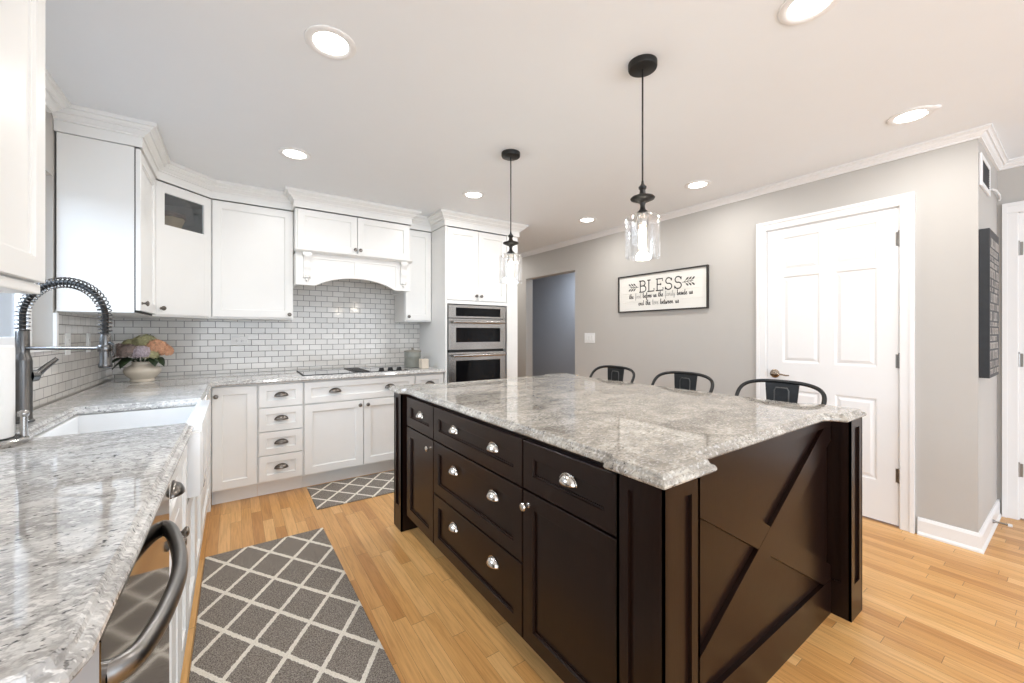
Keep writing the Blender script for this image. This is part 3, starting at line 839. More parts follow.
def end_panel(y, s):
    """board between two posts with a flat X brace; s=-1 faces the viewer"""
    mb = MB()
    ya, yb = sorted((y, y - s * 0.02))
    mb.box(1.0005, 2.1695, ya, yb, 0.0, 0.863)
    pf = y
    def slab_(z0, z1, x0=1.0005, x1=2.1695):
        a, b = sorted((pf, pf + s * 0.016)); mb.box(x0, x1, a, b, z0, z1)
    slab_(0.0, 0.150); slab_(0.828, 0.863)
    p = mb.build('end_panel', 'dark', r)
    def arm(x0, z0, x1, z1, wd, d, cut=None):
        q = MB()
        a = Vector((x0, 0, z0)); b = Vector((x1, 0, z1)); t = (b - a).normalized(); nz = Vector((-t.z, 0, t.x)) * wd / 2
        pts = [a - nz, b - nz, b + nz, a + nz]
        y0_, y1_ = pf + s * 0.0005, pf + s * d
        q.rings([[(p_.x, yy, p_.z) for p_ in pts] for yy in (y0_, y1_)], True, True)
        # trim to the panel field
        for co, no in (((1.002, 0, 0), (-1, 0, 0)), ((2.168, 0, 0), (1, 0, 0)), ((0, 0, 0.1505), (0, 0, -1)), ((0, 0, 0.8275), (0, 0, 1))):
            g = bmesh.ops.bisect_plane(q.bm, geom=q.bm.verts[:] + q.bm.edges[:] + q.bm.faces[:], plane_co=co, plane_no=no, clear_outer=True)
            eds = [e for e in g['geom_cut'] if isinstance(e, bmesh.types.BMEdge)]
            if eds: bmesh.ops.contextual_create(q.bm, geom=eds)
        q.build('brace', 'dark', p)
    arm(0.94, 0.855, 2.23, 0.125, 0.092, 0.0150)
    arm(0.94, 0.125, 2.23, 0.855, 0.092, 0.0156)
end_panel(0.668, -1)
end_panel(2.49, 1)
MB().box(1.9505, 1.965, 0.73, 2.44, 0.0, 0.863).build('seating_side_panel', 'dark', r)

MI = face((XI, 0, 0), (0, -1, 0), (-1, 0, 0))       # u runs towards the viewer: u = -y
FT = 0.022
def ifront(kind, y0, y1, z0, z1, knob=None, pulls=()):
    front(kind, r, MI, -y1, z0, y1 - y0, z1 - z0, knob=(-knob[0], knob[1]) if knob else None, pulls=[(-p[0], p[1]) for p in pulls], mat='dark', rail=0.055, kmat='nickel', pmat='nickel', t=FT)
DZ = (0.674, 0.848)
ifront('drawer', 1.993, 2.390, *DZ, pulls=[(2.165, 0.762)])
ifront('door', 1.993, 2.390, 0.118, 0.666, knob=(2.022, 0.620))
for z0, z1, pz in ((*DZ, 0.762), (0.395, 0.666, 0.566), (0.118, 0.387, 0.296)):
    ifront('drawer', 1.190, 1.985, z0, z1, pulls=[(1.740, pz), (1.385, pz)])
ifront('drawer', 0.738, 1.182, *DZ, pulls=[(0.938, 0.764)])
ifront('door', 0.738, 1.182, 0.118, 0.666, knob=(1.150, 0.620))

# ================================================================== STOOLS
def make_stool():
    r = thing('bar_stool', (0, 0, 0), '', 'stool')
    s = MB()
    hw = 0.165
    def rr(q, z, k=0.045, n=5):
        out = []
        for cx, cy, a0 in ((1, 1, 0), (-1, 1, 90), (-1, -1, 180), (1, -1, 270)):
            for i in range(n + 1):
                a = math.radians(a0 + 90 * i / n)
                out.append((cx * (q - k) + k * math.cos(a), cy * (q - k) + k * math.sin(a), z))
        return out
    s.rings([rr(hw - 0.006, 0.625), rr(hw, 0.627), rr(hw, 0.652), rr(hw - 0.006, 0.660), rr(hw - 0.02, 0.660), rr(hw - 0.05, 0.652, 0.03)], True, True)
    s.build('seat', 'stoolm', r, smooth=True)
    feet = []
    for sx in (-1, 1):
        for sy in (-1, 1):
            l = MB()
            top = Vector((sx * 0.145, sy * 0.145, 0.628)); bot = Vector((sx * 0.205, sy * 0.205, 0.012))
            feet.append((top, bot))
            l.tube([top, top.lerp(bot, 0.5), bot], [0.021, 0.018, 0.013], 4)
            lg = l.build('leg', 'stoolm', r)
            MB().lathe([(0.016, 0.0), (0.017, 0.006), (0.014, 0.020)], (bot.x, bot.y, 0.0), n=10).build('foot_cap', 'blackm', lg, smooth=True)
    fr = MB()
    for z in (0.22, 0.40):
        k = (0.628 - z) / 0.616; q = 0.145 + 0.06 * k
        if z < 0.3:
            for a, b in (((-q, -q), (q, -q)), ((q, -q), (q, q)), ((q, q), (-q, q)), ((-q, q), (-q, -q))):
                fr.tube([(*a, z), (*b, z)], 0.008, 8)
        else:
            fr.tube([(-q, -q, z), (q, q, z)], 0.006, 8); fr.tube([(-q, q, z), (q, -q, z)], 0.006, 8)
    fr.build('footrest', 'stoolm', r, smooth=True)
    # back hoop: low, wide arch leaning away from the seat (+x is the back)
    hp = MB()
    pts = []
    W, H = 0.215, 0.966
    for i in range(33):
        t = PI * i / 32
        cy = math.cos(t); sy = math.sin(t)
        y = W * (abs(cy) ** 0.72) * (1 if cy >= 0 else -1)
        lift = sy ** 0.55 if sy > 0 else 0
        z = 0.655 + (H - 0.655) * (0.0 + 1.0 * lift) if False else 0.86 + (H - 0.86) * lift
        x = 0.115 + 0.075 * lift
        pts.append((x, y, z))
    pts = [(0.10, 0.160, 0.640), (0.105, 0.185, 0.72), (0.11, 0.206, 0.80)] + pts + [(0.11, -0.206, 0.80), (0.105, -0.185, 0.72), (0.10, -0.160, 0.640)]
    hp.tube(pts, 0.0105, 10)
    hp.build('back_hoop', 'stoolm', r, smooth=True)
    sp = MB()
    # splat: sheet with an embossed arch, from seat to hoop
    rows_ = []
    for z, x, hw_ in ((0.640, 0.150, 0.062), (0.75, 0.168, 0.070), (0.86, 0.182, 0.078), (0.960, 0.189, 0.086)):
        rows_.append([(x - 0.002, -hw_, z), (x - 0.002, hw_, z), (x + 0.002, hw_, z), (x + 0.002, -hw_, z)])
    sp.rings(rows_, True, True)
    spl = sp.build('splat', 'stoolm', r)
    em = MB()
    em.tube([(0.176, -0.034, 0.70), (0.1815, -0.036, 0.86), (0.1835, -0.036, 0.915), (0.184, -0.028, 0.930), (0.184, 0.028, 0.930), (0.1835, 0.036, 0.915), (0.1815, 0.036, 0.86), (0.176, 0.034, 0.70)], 0.0042, 6)
    em.build('embossed_ridge', 'ridge', spl, smooth=True, label='worn bare-metal raised outline on the splat')
    return r

stool = make_stool()
SL = ['dark metal bar stool with curved hoop back, nearest the white panel door',
      'dark metal bar stool with curved hoop back, middle one of three at the island',
      'dark metal bar stool with curved hoop back, farthest of three, nearest the doorway']
for i, (y, lab) in enumerate(zip((0.990, 1.578, 2.190), SL)):
    o = stool if i == 0 else copy_tree(stool)
    o.location = (2.352, y, 0)
    LOC[o] = Vector(o.location)
    o['label'] = lab; o['category'] = 'stool'; o['group'] = 'bar stools along the island'

# ================================================================== SINK, TAP, DISHWASHER
r = thing('apron_sink', (-0.36, 2.295, 0.62), 'white fireclay apron-front sink set in the left countertop', 'sink')
s = MB()
SX0, SX1, SY0, SY1, SZ0, SZ1 = -0.625, -0.103, 1.935, 2.655, 0.615, 0.8635
s.box(SX0, -0.585, SY0, SY1, SZ0, SZ1, bev=0.006); s.box(-0.585, -0.160, SY0, SY0 + 0.04, SZ0, SZ1)
s.box(-0.585, -0.160, SY1 - 0.04, SY1, SZ0, SZ1); s.box(-0.585, -0.160, SY0 + 0.04, SY1 - 0.04, SZ0, SZ0 + 0.03)
s.build('basin', 'porc', r)
ap = MB()
ap.box(-0.160, SX1, SY0 + 0.032, SY1 - 0.032, SZ0 + 0.006, 0.892, bev=0.012)
ap.box(-0.159, SX1 - 0.004, SY0, SY1, SZ0, SZ1, bev=0.010)
ap.build('apron', 'porc', r, smooth=True)
MB().lathe([(0.045, 0.0), (0.045, 0.004), (0.034, 0.006), (0.01, 0.003)], (-0.38, 2.295, SZ0 + 0.0305), n=20).build('drain', 'steel', r, smooth=True)

FXp, FYp = -0.664, 2.309
r = thing('spring_faucet', (FXp, FYp, 0.9), 'tall spring-coil pull-down kitchen faucet in dark steel behind the sink', 'faucet')
bd = MB()
bd.lathe([(0.031, 0.0), (0.031, 0.006), (0.0265, 0.010), (0.0255, 0.012), (0.0255, 0.232), (0.0235, 0.243), (0.0195, 0.258), (0.0185, 0.268), (0.0185, 0.345), (0.0165, 0.350)], (FXp, FYp, 0.9005), n=28)
bd.build('body', 'gunmetal', r, smooth=True)
hd = Vector((0.247, -0.17, 0)).normalized()
L_ = 0.314
lv = MB()
lc = Vector((FXp, FYp, 1.075))
sd = Vector((0.75, 0.66, 0)).normalized()
lv.tube([lc + sd * 0.020, lc + sd * 0.040], [0.024, 0.022], 16)
lv.tube([lc + sd * 0.036, lc + sd * 0.060 + Vector((0, 0, 0.026)), lc + sd * 0.098 + Vector((0, 0, 0.062))], [0.010, 0.008, 0.006], 10, scale=(1.4, 0.7))
lv.build('lever', 'gunmetal', r, smooth=True)
z0 = 1.245
arc = []
base = Vector((FXp, FYp, 0)); R_ = L_ / 2
for i in range(8): arc.append(base + Vector((0, 0, z0 + (1.30 - z0) * i / 8)))
for i in range(41):
    a = PI * i / 40
    arc.append(base + hd * (R_ - R_ * math.cos(a)) + Vector((0, 0, 1.300 + 0.132 * math.sin(a))))
for i in range(1, 6): arc.append(base + hd * L_ + Vector((0, 0, 1.30 - (1.30 - 1.235) * i / 5)))
MB().tube(arc, 0.0095, 10).build('hose', 'blackm', r, smooth=True)
# helix
cum = [0.0]
for a, b in zip(arc[:-1], arc[1:]): cum.append(cum[-1] + (b - a).length)
side = Vector((-hd.y, hd.x, 0))
turns, per = 38, 12
hel = []
for k in range(turns * per + 1):
    d_ = cum[-1] * k / (turns * per)
    i = max(j for j in range(len(cum)) if cum[j] <= d_ + 1e-9); i = min(i, len(arc) - 2)
    f = (d_ - cum[i]) / (cum[i + 1] - cum[i])
    p = arc[i].lerp(arc[i + 1], f)
    t = (arc[min(i + 2, len(arc) - 1)] - arc[max(i - 1, 0)]).normalized()
    nn_ = t.cross(side).normalized()
    a = 2 * PI * k / per
    hel.append(p + (nn_ * math.cos(a) + side * math.sin(a)) * 0.0190)
MB().tube(hel, 0.0021, 5).build('spring_coil', 'gunmetal', r, smooth=True)
hp_ = base + hd * L_
sp = MB()
sp.lathe([(0.017, 0.0), (0.020, 0.004), (0.020, 0.012), (0.0175, 0.022), (0.0165, 0.090), (0.0150, 0.118), (0.0125, 0.130)], (hp_.x, hp_.y, 1.108), n=22)
sp.tube([hp_ + hd * 0.016 + Vector((0, 0, 1.205)), hp_ + hd * 0.032 + Vector((0, 0, 1.195)), hp_ + hd * 0.034 + Vector((0, 0, 1.165)), hp_ + hd * 0.030 + Vector((0, 0, 1.150))], 0.005, 8)
sp.build('spray_head', 'gunmetal', r, smooth=True)
am = MB()
am.tube([base + hd * 0.018 + Vector((0, 0, 1.182)), hp_ - hd * 0.018 + Vector((0, 0, 1.182))], 0.0062, 10)
am.lathe([(0.021, -0.012), (0.0225, -0.008), (0.0225, 0.008), (0.021, 0.012)], (hp_.x, hp_.y, 1.182), n=20)
am.build('docking_arm', 'gunmetal', r, smooth=True)

r = thing('dishwasher', (-0.45, 1.02, 0), 'stainless dishwasher with a bowed bar handle under the near countertop', 'dishwasher')
MB().box(-0.74, -0.182, 0.702, 1.342, 0.06, 0.862).build('tub', 'dwside', r)
MB().box(-0.70, -0.215, 0.710, 1.336, 0.0, 0.0595).build('toe_kick', 'blackm', r)
dd = MB()
dd.box(-0.181, -0.138, 0.702, 1.342, 0.112, 0.857, bev=0.004)
dp = dd.build('door', 'dw', r)
MB().box(-0.1805, -0.139, 0.7004, 0.7018, 0.114, 0.855).build('door_edge', 'dwside', dp)
hb = MB()
hz = 0.785
P_ = [(-0.143, 1.232), (-0.130, 1.222), (-0.118, 1.190), (-0.103, 1.12), (-0.091, 1.04), (-0.087, 0.96), (-0.093, 0.87), (-0.104, 0.80), (-0.118, 0.758), (-0.143, 0.741)]
def crs(P, n=6):
    out = []
    for i in range(len(P) - 1):
        a, b, c_, d_ = P[max(i - 1, 0)], P[i], P[i + 1], P[min(i + 2, len(P) - 1)]
        for k in range(n):
            t = k / n
            out.append(tuple(0.5 * (2 * b[j] + (c_[j] - a[j]) * t + (2 * a[j] - 5 * b[j] + 4 * c_[j] - d_[j]) * t * t + (3 * b[j] - a[j] - 3 * c_[j] + d_[j]) * t ** 3) for j in range(len(b))))
    out.append(P[-1]); return out
hb.tube([(x, y, hz) for x, y in crs(P_)], 0.0142, 14, scale=(1.3, 0.9))
hb.build('handle', 'handle', dp, smooth=True)

# ---- paper towels
PX, PY = -0.618, 1.876
r = thing('paper_towel_holder', (PX, PY, 0.9), 'steel paper towel holder with upright arm at the left edge', 'paper towel holder')
b_ = MB()
b_.lathe([(0.088, 0.0), (0.090, 0.004), (0.090, 0.014), (0.084, 0.019), (0.02, 0.021)], (PX, PY, 0.9005), n=36)
b_.build('base', 'steel', r, smooth=True)
MB().lathe([(0.006, 0.0), (0.006, 0.335), (0.014, 0.340), (0.016, 0.350), (0.010, 0.362)], (PX, PY, 0.921), n=12).build('centre_rod', 'steel', r, smooth=True)
ax, ay = PX + 0.079, PY + 0.008
q = MB()
q.tube([(ax, ay, 0.920), (ax, ay, 0.985)], 0.0085, 10)
q.sphere((ax, ay, 0.990), 0.0125)
q.tube([(ax, ay, 0.990), (ax - 0.012, ay, 0.990)], 0.009, 10)
q.build('tension_arm', 'steel', r, smooth=True)
pr = MB()
pr.rings([[(PX + rr_ * math.cos(2 * PI * i / 36), PY + rr_ * math.sin(2 * PI * i / 36), z) for i in range(36)] for rr_, z in ((0.018, 0.924), (0.060, 0.924), (0.0615, 0.928), (0.0615, 1.196), (0.060, 1.20), (0.018, 1.20), (0.018, 0.924))], False, True)
pr.build('paper_towel_roll', 'paper', None, 'white paper towel roll cut by the left edge, on its holder', 'paper towel', smooth=True)

# ================================================================== COOKTOP AND COUNTER ITEMS
r = thing('cooktop', (0.87, 3.74, 0.9), 'black ceramic-glass cooktop set in the back counter', 'cooktop')
g = MB()
g.box(0.448, 1.300, 3.545, 3.985, 0.9003, 0.9065, bev=0.002)
g.build('glass_top', 'cook', r)
f_ = MB()
for y in [3.575 + 0.026 * k for k in range(15)]: f_.box(0.845, 0.955, y, y + 0.016, 0.9070, 0.9105)
f_.box(0.838, 0.845, 3.565, 3.965, 0.9067, 0.9115); f_.box(0.955, 0.962, 3.565, 3.965, 0.9067, 0.9115)
f_.box(0.846, 0.954, 3.566, 3.964, 0.9066, 0.9069)
f_.build('vent_grille', 'blackm', r)
MB().box(0.446, 0.453, 3.543, 3.987, 0.9003, 0.9078).build('edge_trim', 'blackm', r)
for x, y in ((1.075, 3.60), (1.155, 3.60), (1.235, 3.60)):
    MB().lathe([(0.024, 0.0), (0.025, 0.004), (0.021, 0.007), (0.019, 0.020), (0.016, 0.024), (0.004, 0.025)], (x, y, 0.9068), n=20).build('control_knob', 'blackm', r, smooth=True)

CX_, CY_ = 1.455, 3.840
r = thing('ceramic_canister', (CX_, CY_, 0.9), 'round grey-green ceramic canister with lid beside the oven tower', 'canister')
MB().lathe([(0.070, 0.0), (0.078, 0.004), (0.080, 0.02), (0.080, 0.100), (0.082, 0.104), (0.082, 0.112), (0.080, 0.116), (0.080, 0.148), (0.077, 0.152)], (CX_, CY_, 0.9003), n=32).build('jar', 'canister', r, smooth=True)
MB().lathe([(0.083, 0.0), (0.085, 0.004), (0.083, 0.012), (0.05, 0.018), (0.016, 0.020), (0.010, 0.024), (0.014, 0.032), (0.012, 0.040), (0.004, 0.043)], (CX_, CY_, 1.0528), n=32).build('lid', 'lidm', r, smooth=True)
KX, KY = 1.490, 3.640
r = thing('candle', (KX, KY, 0.9), 'small square cream candle in front of the grey canister', 'candle')
MB().box(KX - 0.036, KX + 0.036, KY - 0.036, KY + 0.036, 0.9003, 0.992, bev=0.006).build('wax', 'candle', r)
MB().tube([(KX, KY, 0.990), (KX + 0.001, KY, 0.999), (KX + 0.004, KY, 1.005)], 0.0012, 6).build('wick', 'ink', r)

VX, VY = -0.535, 3.80
r = MB().lathe([(q * 0.80, z) for q, z in [(0.080, 0.0), (0.084, 0.003), (0.084, 0.008), (0.078, 0.018), (0.090, 0.028), (0.114, 0.048), (0.125, 0.070), (0.126, 0.080), (0.118, 0.094), (0.095, 0.108), (0.075, 0.118), (0.070, 0.126), (0.072, 0.134), (0.076, 0.139), (0.070, 0.141), (0.062, 0.136), (0.060, 0.120), (0.03, 0.03)]],
    (VX, VY, 0.9003), n=40).build('vase', 'vase', None, 'squat cream ceramic footed bowl vase in the counter corner', 'vase', smooth=True)

def hydrangea(c, rad, mat, label, leaf=None):
    r = thing('hydrangea', c, label, 'flower', 'hydrangeas in the cream vase')
    rnd = random.Random(hash(label) % 1000 if False else int(c[0] * 1000) * 7 + int(c[2] * 1000))
    mb = MB()
    C_ = Vector(c)
    nf = 125
    for i in range(nf):
        zz = 1 - 1.65 * (i + 0.5) / nf
        a = i * 2.39996
        q = math.sqrt(max(0, 1 - zz * zz))
        d_ = Vector((q * math.cos(a), q * math.sin(a), zz))
        p = C_ + Vector((d_.x * rad, d_.y * rad, d_.z * rad * 0.85)) * rnd.uniform(0.88, 1.06)
        t1 = d_.orthogonal().normalized(); t2 = d_.cross(t1)
        ph = rnd.uniform(0, PI)
        s_ = rad * 0.24
        for k in range(4):
            b = ph + k * PI / 2
            e1 = t1 * math.cos(b) + t2 * math.sin(b); e2 = t1 * -math.sin(b) + t2 * math.cos(b)
            tip = p + e1 * s_ + d_ * s_ * rnd.uniform(-0.1, 0.35)
            m1 = p + e1 * s_ * 0.55 + e2 * s_ * 0.42 + d_ * s_ * 0.15; m2 = p + e1 * s_ * 0.55 - e2 * s_ * 0.42 + d_ * s_ * 0.15
            mb.poly([(0, 1, 2, 3)], [p, m1, tip, m2])
    mb.build('petals', mat, r, normals=False)
    st = MB()
    st.tube([C_, Vector((VX + (c[0] - VX) * 0.3, VY + (c[1] - VY) * 0.3, 1.035)), Vector((VX + (c[0] - VX) * 0.1, VY + (c[1] - VY) * 0.1, 0.97))], 0.004, 6)
    st.build('stem', 'leaf', r)
    for (dx, dy, dz, L, wd) in (leaf or []):
        lf = MB()
        d_ = Vector((dx, dy, dz)).normalized(); sd_ = d_.cross(Vector((0, 0, 1))).normalized()
        b0 = Vector((VX + (c[0] - VX) * 0.35, VY + (c[1] - VY) * 0.35, 1.048))
        rw = []
        for i in range(9):
            t = i / 8
            cpt = b0 + d_ * L * t + Vector((0, 0, 0.035 * math.sin(PI * t) - 0.02 * t))
            wv = wd * math.sin(PI * min(1, 0.04 + t * 0.95)) ** 0.8
            rw.append([cpt + sd_ * wv + Vector((0, 0, 0.006)), cpt, cpt - sd_ * wv + Vector((0, 0, 0.006))])
        lf.rings(rw, False, False)
        lf.build('leaf', 'leaf', r, solid=0.001, smooth=True)
    return r

hydrangea((VX - 0.125, VY - 0.01, 1.112), 0.060, 'pet_m', 'dusty mauve hydrangea head at the far left of the vase', [(-0.75, -0.55, -0.10, 0.15, 0.035), (-0.35, -0.9, -0.22, 0.14, 0.034)])
hydrangea((VX - 0.058, VY - 0.065, 1.112), 0.058, 'pet_m', 'mauve-grey hydrangea head at the front left, above the vase neck', [(-0.85, -0.45, -0.25, 0.14, 0.03)])
hydrangea((VX + 0.006, VY - 0.085, 1.105), 0.052, 'pet_l', 'lilac hydrangea head at the front centre of the bouquet')
hydrangea((VX + 0.050, VY - 0.060, 1.092), 0.046, 'pet_g', 'small yellow-green hydrangea head low between the lilac and peach ones')
hydrangea((VX + 0.012, VY + 0.010, 1.165), 0.070, 'pet_g', 'pale green hydrangea head at the top of the bouquet')
hydrangea((VX - 0.060, VY + 0.03, 1.150), 0.056, 'pet_g', 'greenish hydrangea head at the upper left of the bouquet', [(-0.5, -0.8, 0.45, 0.12, 0.03)])
hydrangea((VX + 0.078, VY - 0.045, 1.142), 0.058, 'pet_p', 'peach hydrangea head at the upper right of the bouquet')
hydrangea((VX + 0.122, VY - 0.030, 1.110), 0.048, 'pet_p', 'orange-peach hydrangea head at the far right, over a dark leaf', [(0.75, -0.65, -0.25, 0.11, 0.04), (0.35, -0.9, -0.25, 0.10, 0.035)])

# ---- outlets and switches
def outlet(M, label, gangs=1, kind='outlet'):
    W = 0.074 + 0.046 * (gangs - 1)
    p = MB(); p.box(-W / 2, W / 2, -0.059, 0.059, 0.0, 0.005, M, bev=0.0018)
    o = p.build('wall_outlet' if kind == 'outlet' else 'light_switch', 'plastic', None, label, kind)
    for k in range(gangs):
        u = (k - (gangs - 1) / 2) * 0.046
        if kind == 'outlet':
            f = MB(); f.box(u - 0.0165, u + 0.0165, -0.033, 0.033, 0.0052, 0.0075, M, bev=0.001)
            fo = f.build('socket_face', 'plastic', o)
            s = MB()
            for dv in (-0.018, 0.018):
                s.box(u - 0.0075, u - 0.0050, dv - 0.002, dv + 0.007, 0.0077, 0.0079, M); s.box(u + 0.0050, u + 0.0075, dv - 0.002, dv + 0.007, 0.0077, 0.0079, M)
                s.lathe([(0.0022, 0), (0.0022, 0.0002)], (u, dv - 0.008, 0.0077), n=8, M=M)
            s.build('slots', 'ink', fo)
        else:
            f = MB(); f.poly([(0, 1, 2, 3), (0, 3, 5, 4), (1, 2, 5, 4), (0, 1, 4), (3, 2, 5)], [(u - 0.0165, -0.033, 0.0052), (u + 0.0165, -0.033, 0.0052), (u + 0.0165, 0.033, 0.0052), (u - 0.0165, 0.033, 0.0052), (u, -0.0, 0.0052), (u, 0.0, 0.0052)]) if False else f.box(u - 0.0165, u + 0.0165, -0.033, 0.033, 0.0052, 0.0115, M, bev=0.0014)
            f.build('rocker', 'plastic', o)
    return o
Mb = face((0, YB - 0.0073, 0), (1, 0, 0), (0, -1, 0))
outlet(Mb @ Matrix.Translation((0.030, 1.172, 0)) @ Matrix.Rotation(PI / 2, 4, 'Z') @ Matrix.Translation((0, 0, 0)), 'white outlet plate laid sideways on the back splashback tiles')
Ml = face((XL + 0.0078, 0, 0), (0, 1, 0), (1, 0, 0))
outlet(Ml @ Matrix.Translation((3.165, 1.180, 0)), 'white outlet on the left tiled wall, the one nearer the window')
outlet(Ml @ Matrix.Translation((3.535, 1.180, 0)), 'white outlet on the left tiled wall, the one nearer the corner')
Mr = face((XR - 0.0005, 0, 0), (0, -1, 0), (-1, 0, 0))
outlet(Mr @ Matrix.Translation((-3.385, 1.181, 0)), 'white three-gang switch plate on grey wall beside the doorway', 3, 'switch')

# ================================================================== LIGHT FITTINGS
r0 = None
DL = [((0.314, 1.720), 'big recessed ceiling light at the upper left, nearest the near-left cabinet'),
      ((0.317, 2.915), 'recessed ceiling light in front of the broad cabinet left of the hood'),
      ((1.637, 2.925), 'recessed ceiling light in front of the oven tower'),
      ((2.950, 2.916), 'recessed ceiling light nearest the grey doorway, by the far end of the right wall'),
      ((2.958, 1.736), 'recessed ceiling light above the hanging word sign'),
      ((2.950, 0.540), 'recessed ceiling light above the white panel door, a tiny disc beside it'),
      ((1.657, 0.558), 'recessed ceiling light cut off by the top edge of the photo')]
for (x, y), lab in DL:
    if r0 is None:
        r0 = thing('recessed_light', (x, y, HC), lab, 'ceiling light', 'recessed lights in the ceiling')
        MB().lathe([(0.062, -0.0010), (0.070, -0.0075), (0.086, -0.0085), (0.094, -0.0045), (0.095, -0.0004)], (x, y, HC), n=36, ends=False).build('trim_ring', 'trimw', r0, smooth=True)
        MB().lathe([(0.0635, -0.0012), (0.064, -0.0040), (0.060, -0.0052), (0.02, -0.0060)], (x, y, HC), n=36).build('lens', 'lens', r0, smooth=True)
        o = r0
    else:
        o = copy_tree(r0)
        o.location = (x, y, HC)
        o['label'] = lab
    area_light('recessed_lamp', (x, y, HC - 0.012), (0, 0, 0), 0.13, DOWNLIGHT_W, (1.0, 0.98, 0.955))
MB().lathe([(0.022, -0.010), (0.028, -0.006), (0.030, -0.0005)], (2.944, 0.456, HC), n=20).build('sprinkler_cap', 'trimw', None, 'tiny white sprinkler disc on the ceiling beside a recessed light', 'sprinkler', smooth=True)

def pendant(x, y, label):
    r = thing('pendant_light', (x, y, HC), label, 'pendant light', 'pendant lights over the island')
    MB().lathe([(0.050, -0.029), (0.058, -0.025), (0.060, -0.020), (0.060, -0.0006)], (x, y, HC), n=32).build('canopy', 'blackm', r, smooth=True)
    MB().tube([(x, y, HC - 0.028), (x, y, 1.880)], 0.0036, 8).build('cord', 'blackm', r, smooth=True)
    K = 0.9625
    def prof(p): return [(q * K, 1.24 + (z - 1.24) * K) for q, z in p]
    f = MB()
    f.lathe(prof([(0.020, 1.764), (0.026, 1.766), (0.027, 1.776), (0.020, 1.782), (0.012, 1.790), (0.010, 1.806), (0.014, 1.818), (0.030, 1.826), (0.050, 1.834), (0.053, 1.839), (0.048, 1.845), (0.022, 1.852), (0.013, 1.862), (0.012, 1.876), (0.017, 1.882), (0.0175, 1.890), (0.010, 1.897), (0.006, 1.904), (0.005, 1.916)]), (x, y, 0), n=28)
    f.build('turned_finial', 'blackm', r, smooth=True)
    MB().lathe(prof([(0.024, 1.716), (0.025, 1.718), (0.025, 1.750), (0.023, 1.7635)]), (x, y, 0), n=24).build('socket', 'steel', r, smooth=True)
    sh = MB()
    sh.rings([[(x + q * math.cos(2 * PI * i / 40), y + q * math.sin(2 * PI * i / 40), z) for i in range(40)] for q, z in prof(((0.027, 1.764), (0.060, 1.763), (0.074, 1.757), (0.0765, 1.748), (0.0765, 1.575), (0.0745, 1.575), (0.0745, 1.748), (0.072, 1.754), (0.058, 1.760), (0.027, 1.761)))], False, True)
    sh.build('glass_shade', 'glass', r, smooth=True)
    b = MB()
    b.lathe(prof([(0.004, 1.612), (0.012, 1.615), (0.0155, 1.625), (0.0165, 1.66), (0.0165, 1.690), (0.0135, 1.706), (0.0125, 1.7155)]), (x, y, 0), n=18)
    b.build('bulb', 'bulb', r, smooth=True)
    l = bpy.data.lights.new('pendant_lamp', 'POINT'); l.energy = PENDANT_W; l.color = (1.0, 0.90, 0.76); l.shadow_soft_size = 0.03
    lo = bpy.data.objects.new('pendant_lamp', l); COL.objects.link(lo); lo.location = (x, y, 1.585)
    return r
pendant(1.435, 1.090, 'black pendant with clear glass cylinder hanging nearer the viewer')
pendant(1.455, 2.115, 'black pendant with clear glass cylinder hanging farther, before the oven tower')

# ================================================================== SIGNS
r = thing('framed_sign', (XR, 2.43, 1.46), 'long white framed BLESS lettering sign on the grey right wall', 'sign')
SY, SW, SZ_, SH_ = 2.938, 1.010, 1.460, 0.388
MS = face((XR - 0.001, SY, SZ_), (0, -1, 0), (-1, 0, 0))
f = MB()
fw = 0.012
f.box(0, SW, 0, fw, 0, 0.026, MS); f.box(0, SW, SH_ - fw, SH_, 0, 0.026, MS); f.box(0, fw, fw, SH_ - fw, 0, 0.026, MS); f.box(SW - fw, SW, fw, SH_ - fw, 0, 0.026, MS)
f.build('frame', 'frame', r)
f = MB()
for k in range(4):
    hh = (SH_ - 2 * fw) / 4
    f.box(fw, SW - fw, fw + k * hh, fw + (k + 1) * hh - 0.0012, 0.002, 0.012, MS)
f.build('board', 'board', r)

def ribbon(mb, pts, w, M, z=0.0130):
    P = [Vector((p[0], p[1])) for p in pts]
    L, R = [], []
    for i, p in enumerate(P):
        a = P[max(i - 1, 0)]; b = P[min(i + 1, len(P) - 1)]
        d = (b - a)
        if d.length < 1e-9: d = Vector((1, 0))
        d.normalize(); n_ = Vector((-d.y, d.x)) * w / 2
        L.append((p.x + n_.x, p.y + n_.y, z)); R.append((p.x - n_.x, p.y - n_.y, z))
    k = len(P)
    mb.poly([(i, i + 1, k + i + 1, k + i) for i in range(k - 1)], L + R, M)

def arcp(cx, cy, rx, ry, a0, a1, n=10):
    return [(cx + rx * math.cos(math.radians(a0 + (a1 - a0) * i / n)), cy + ry * math.sin(math.radians(a0 + (a1 - a0) * i / n))) for i in range(n + 1)]

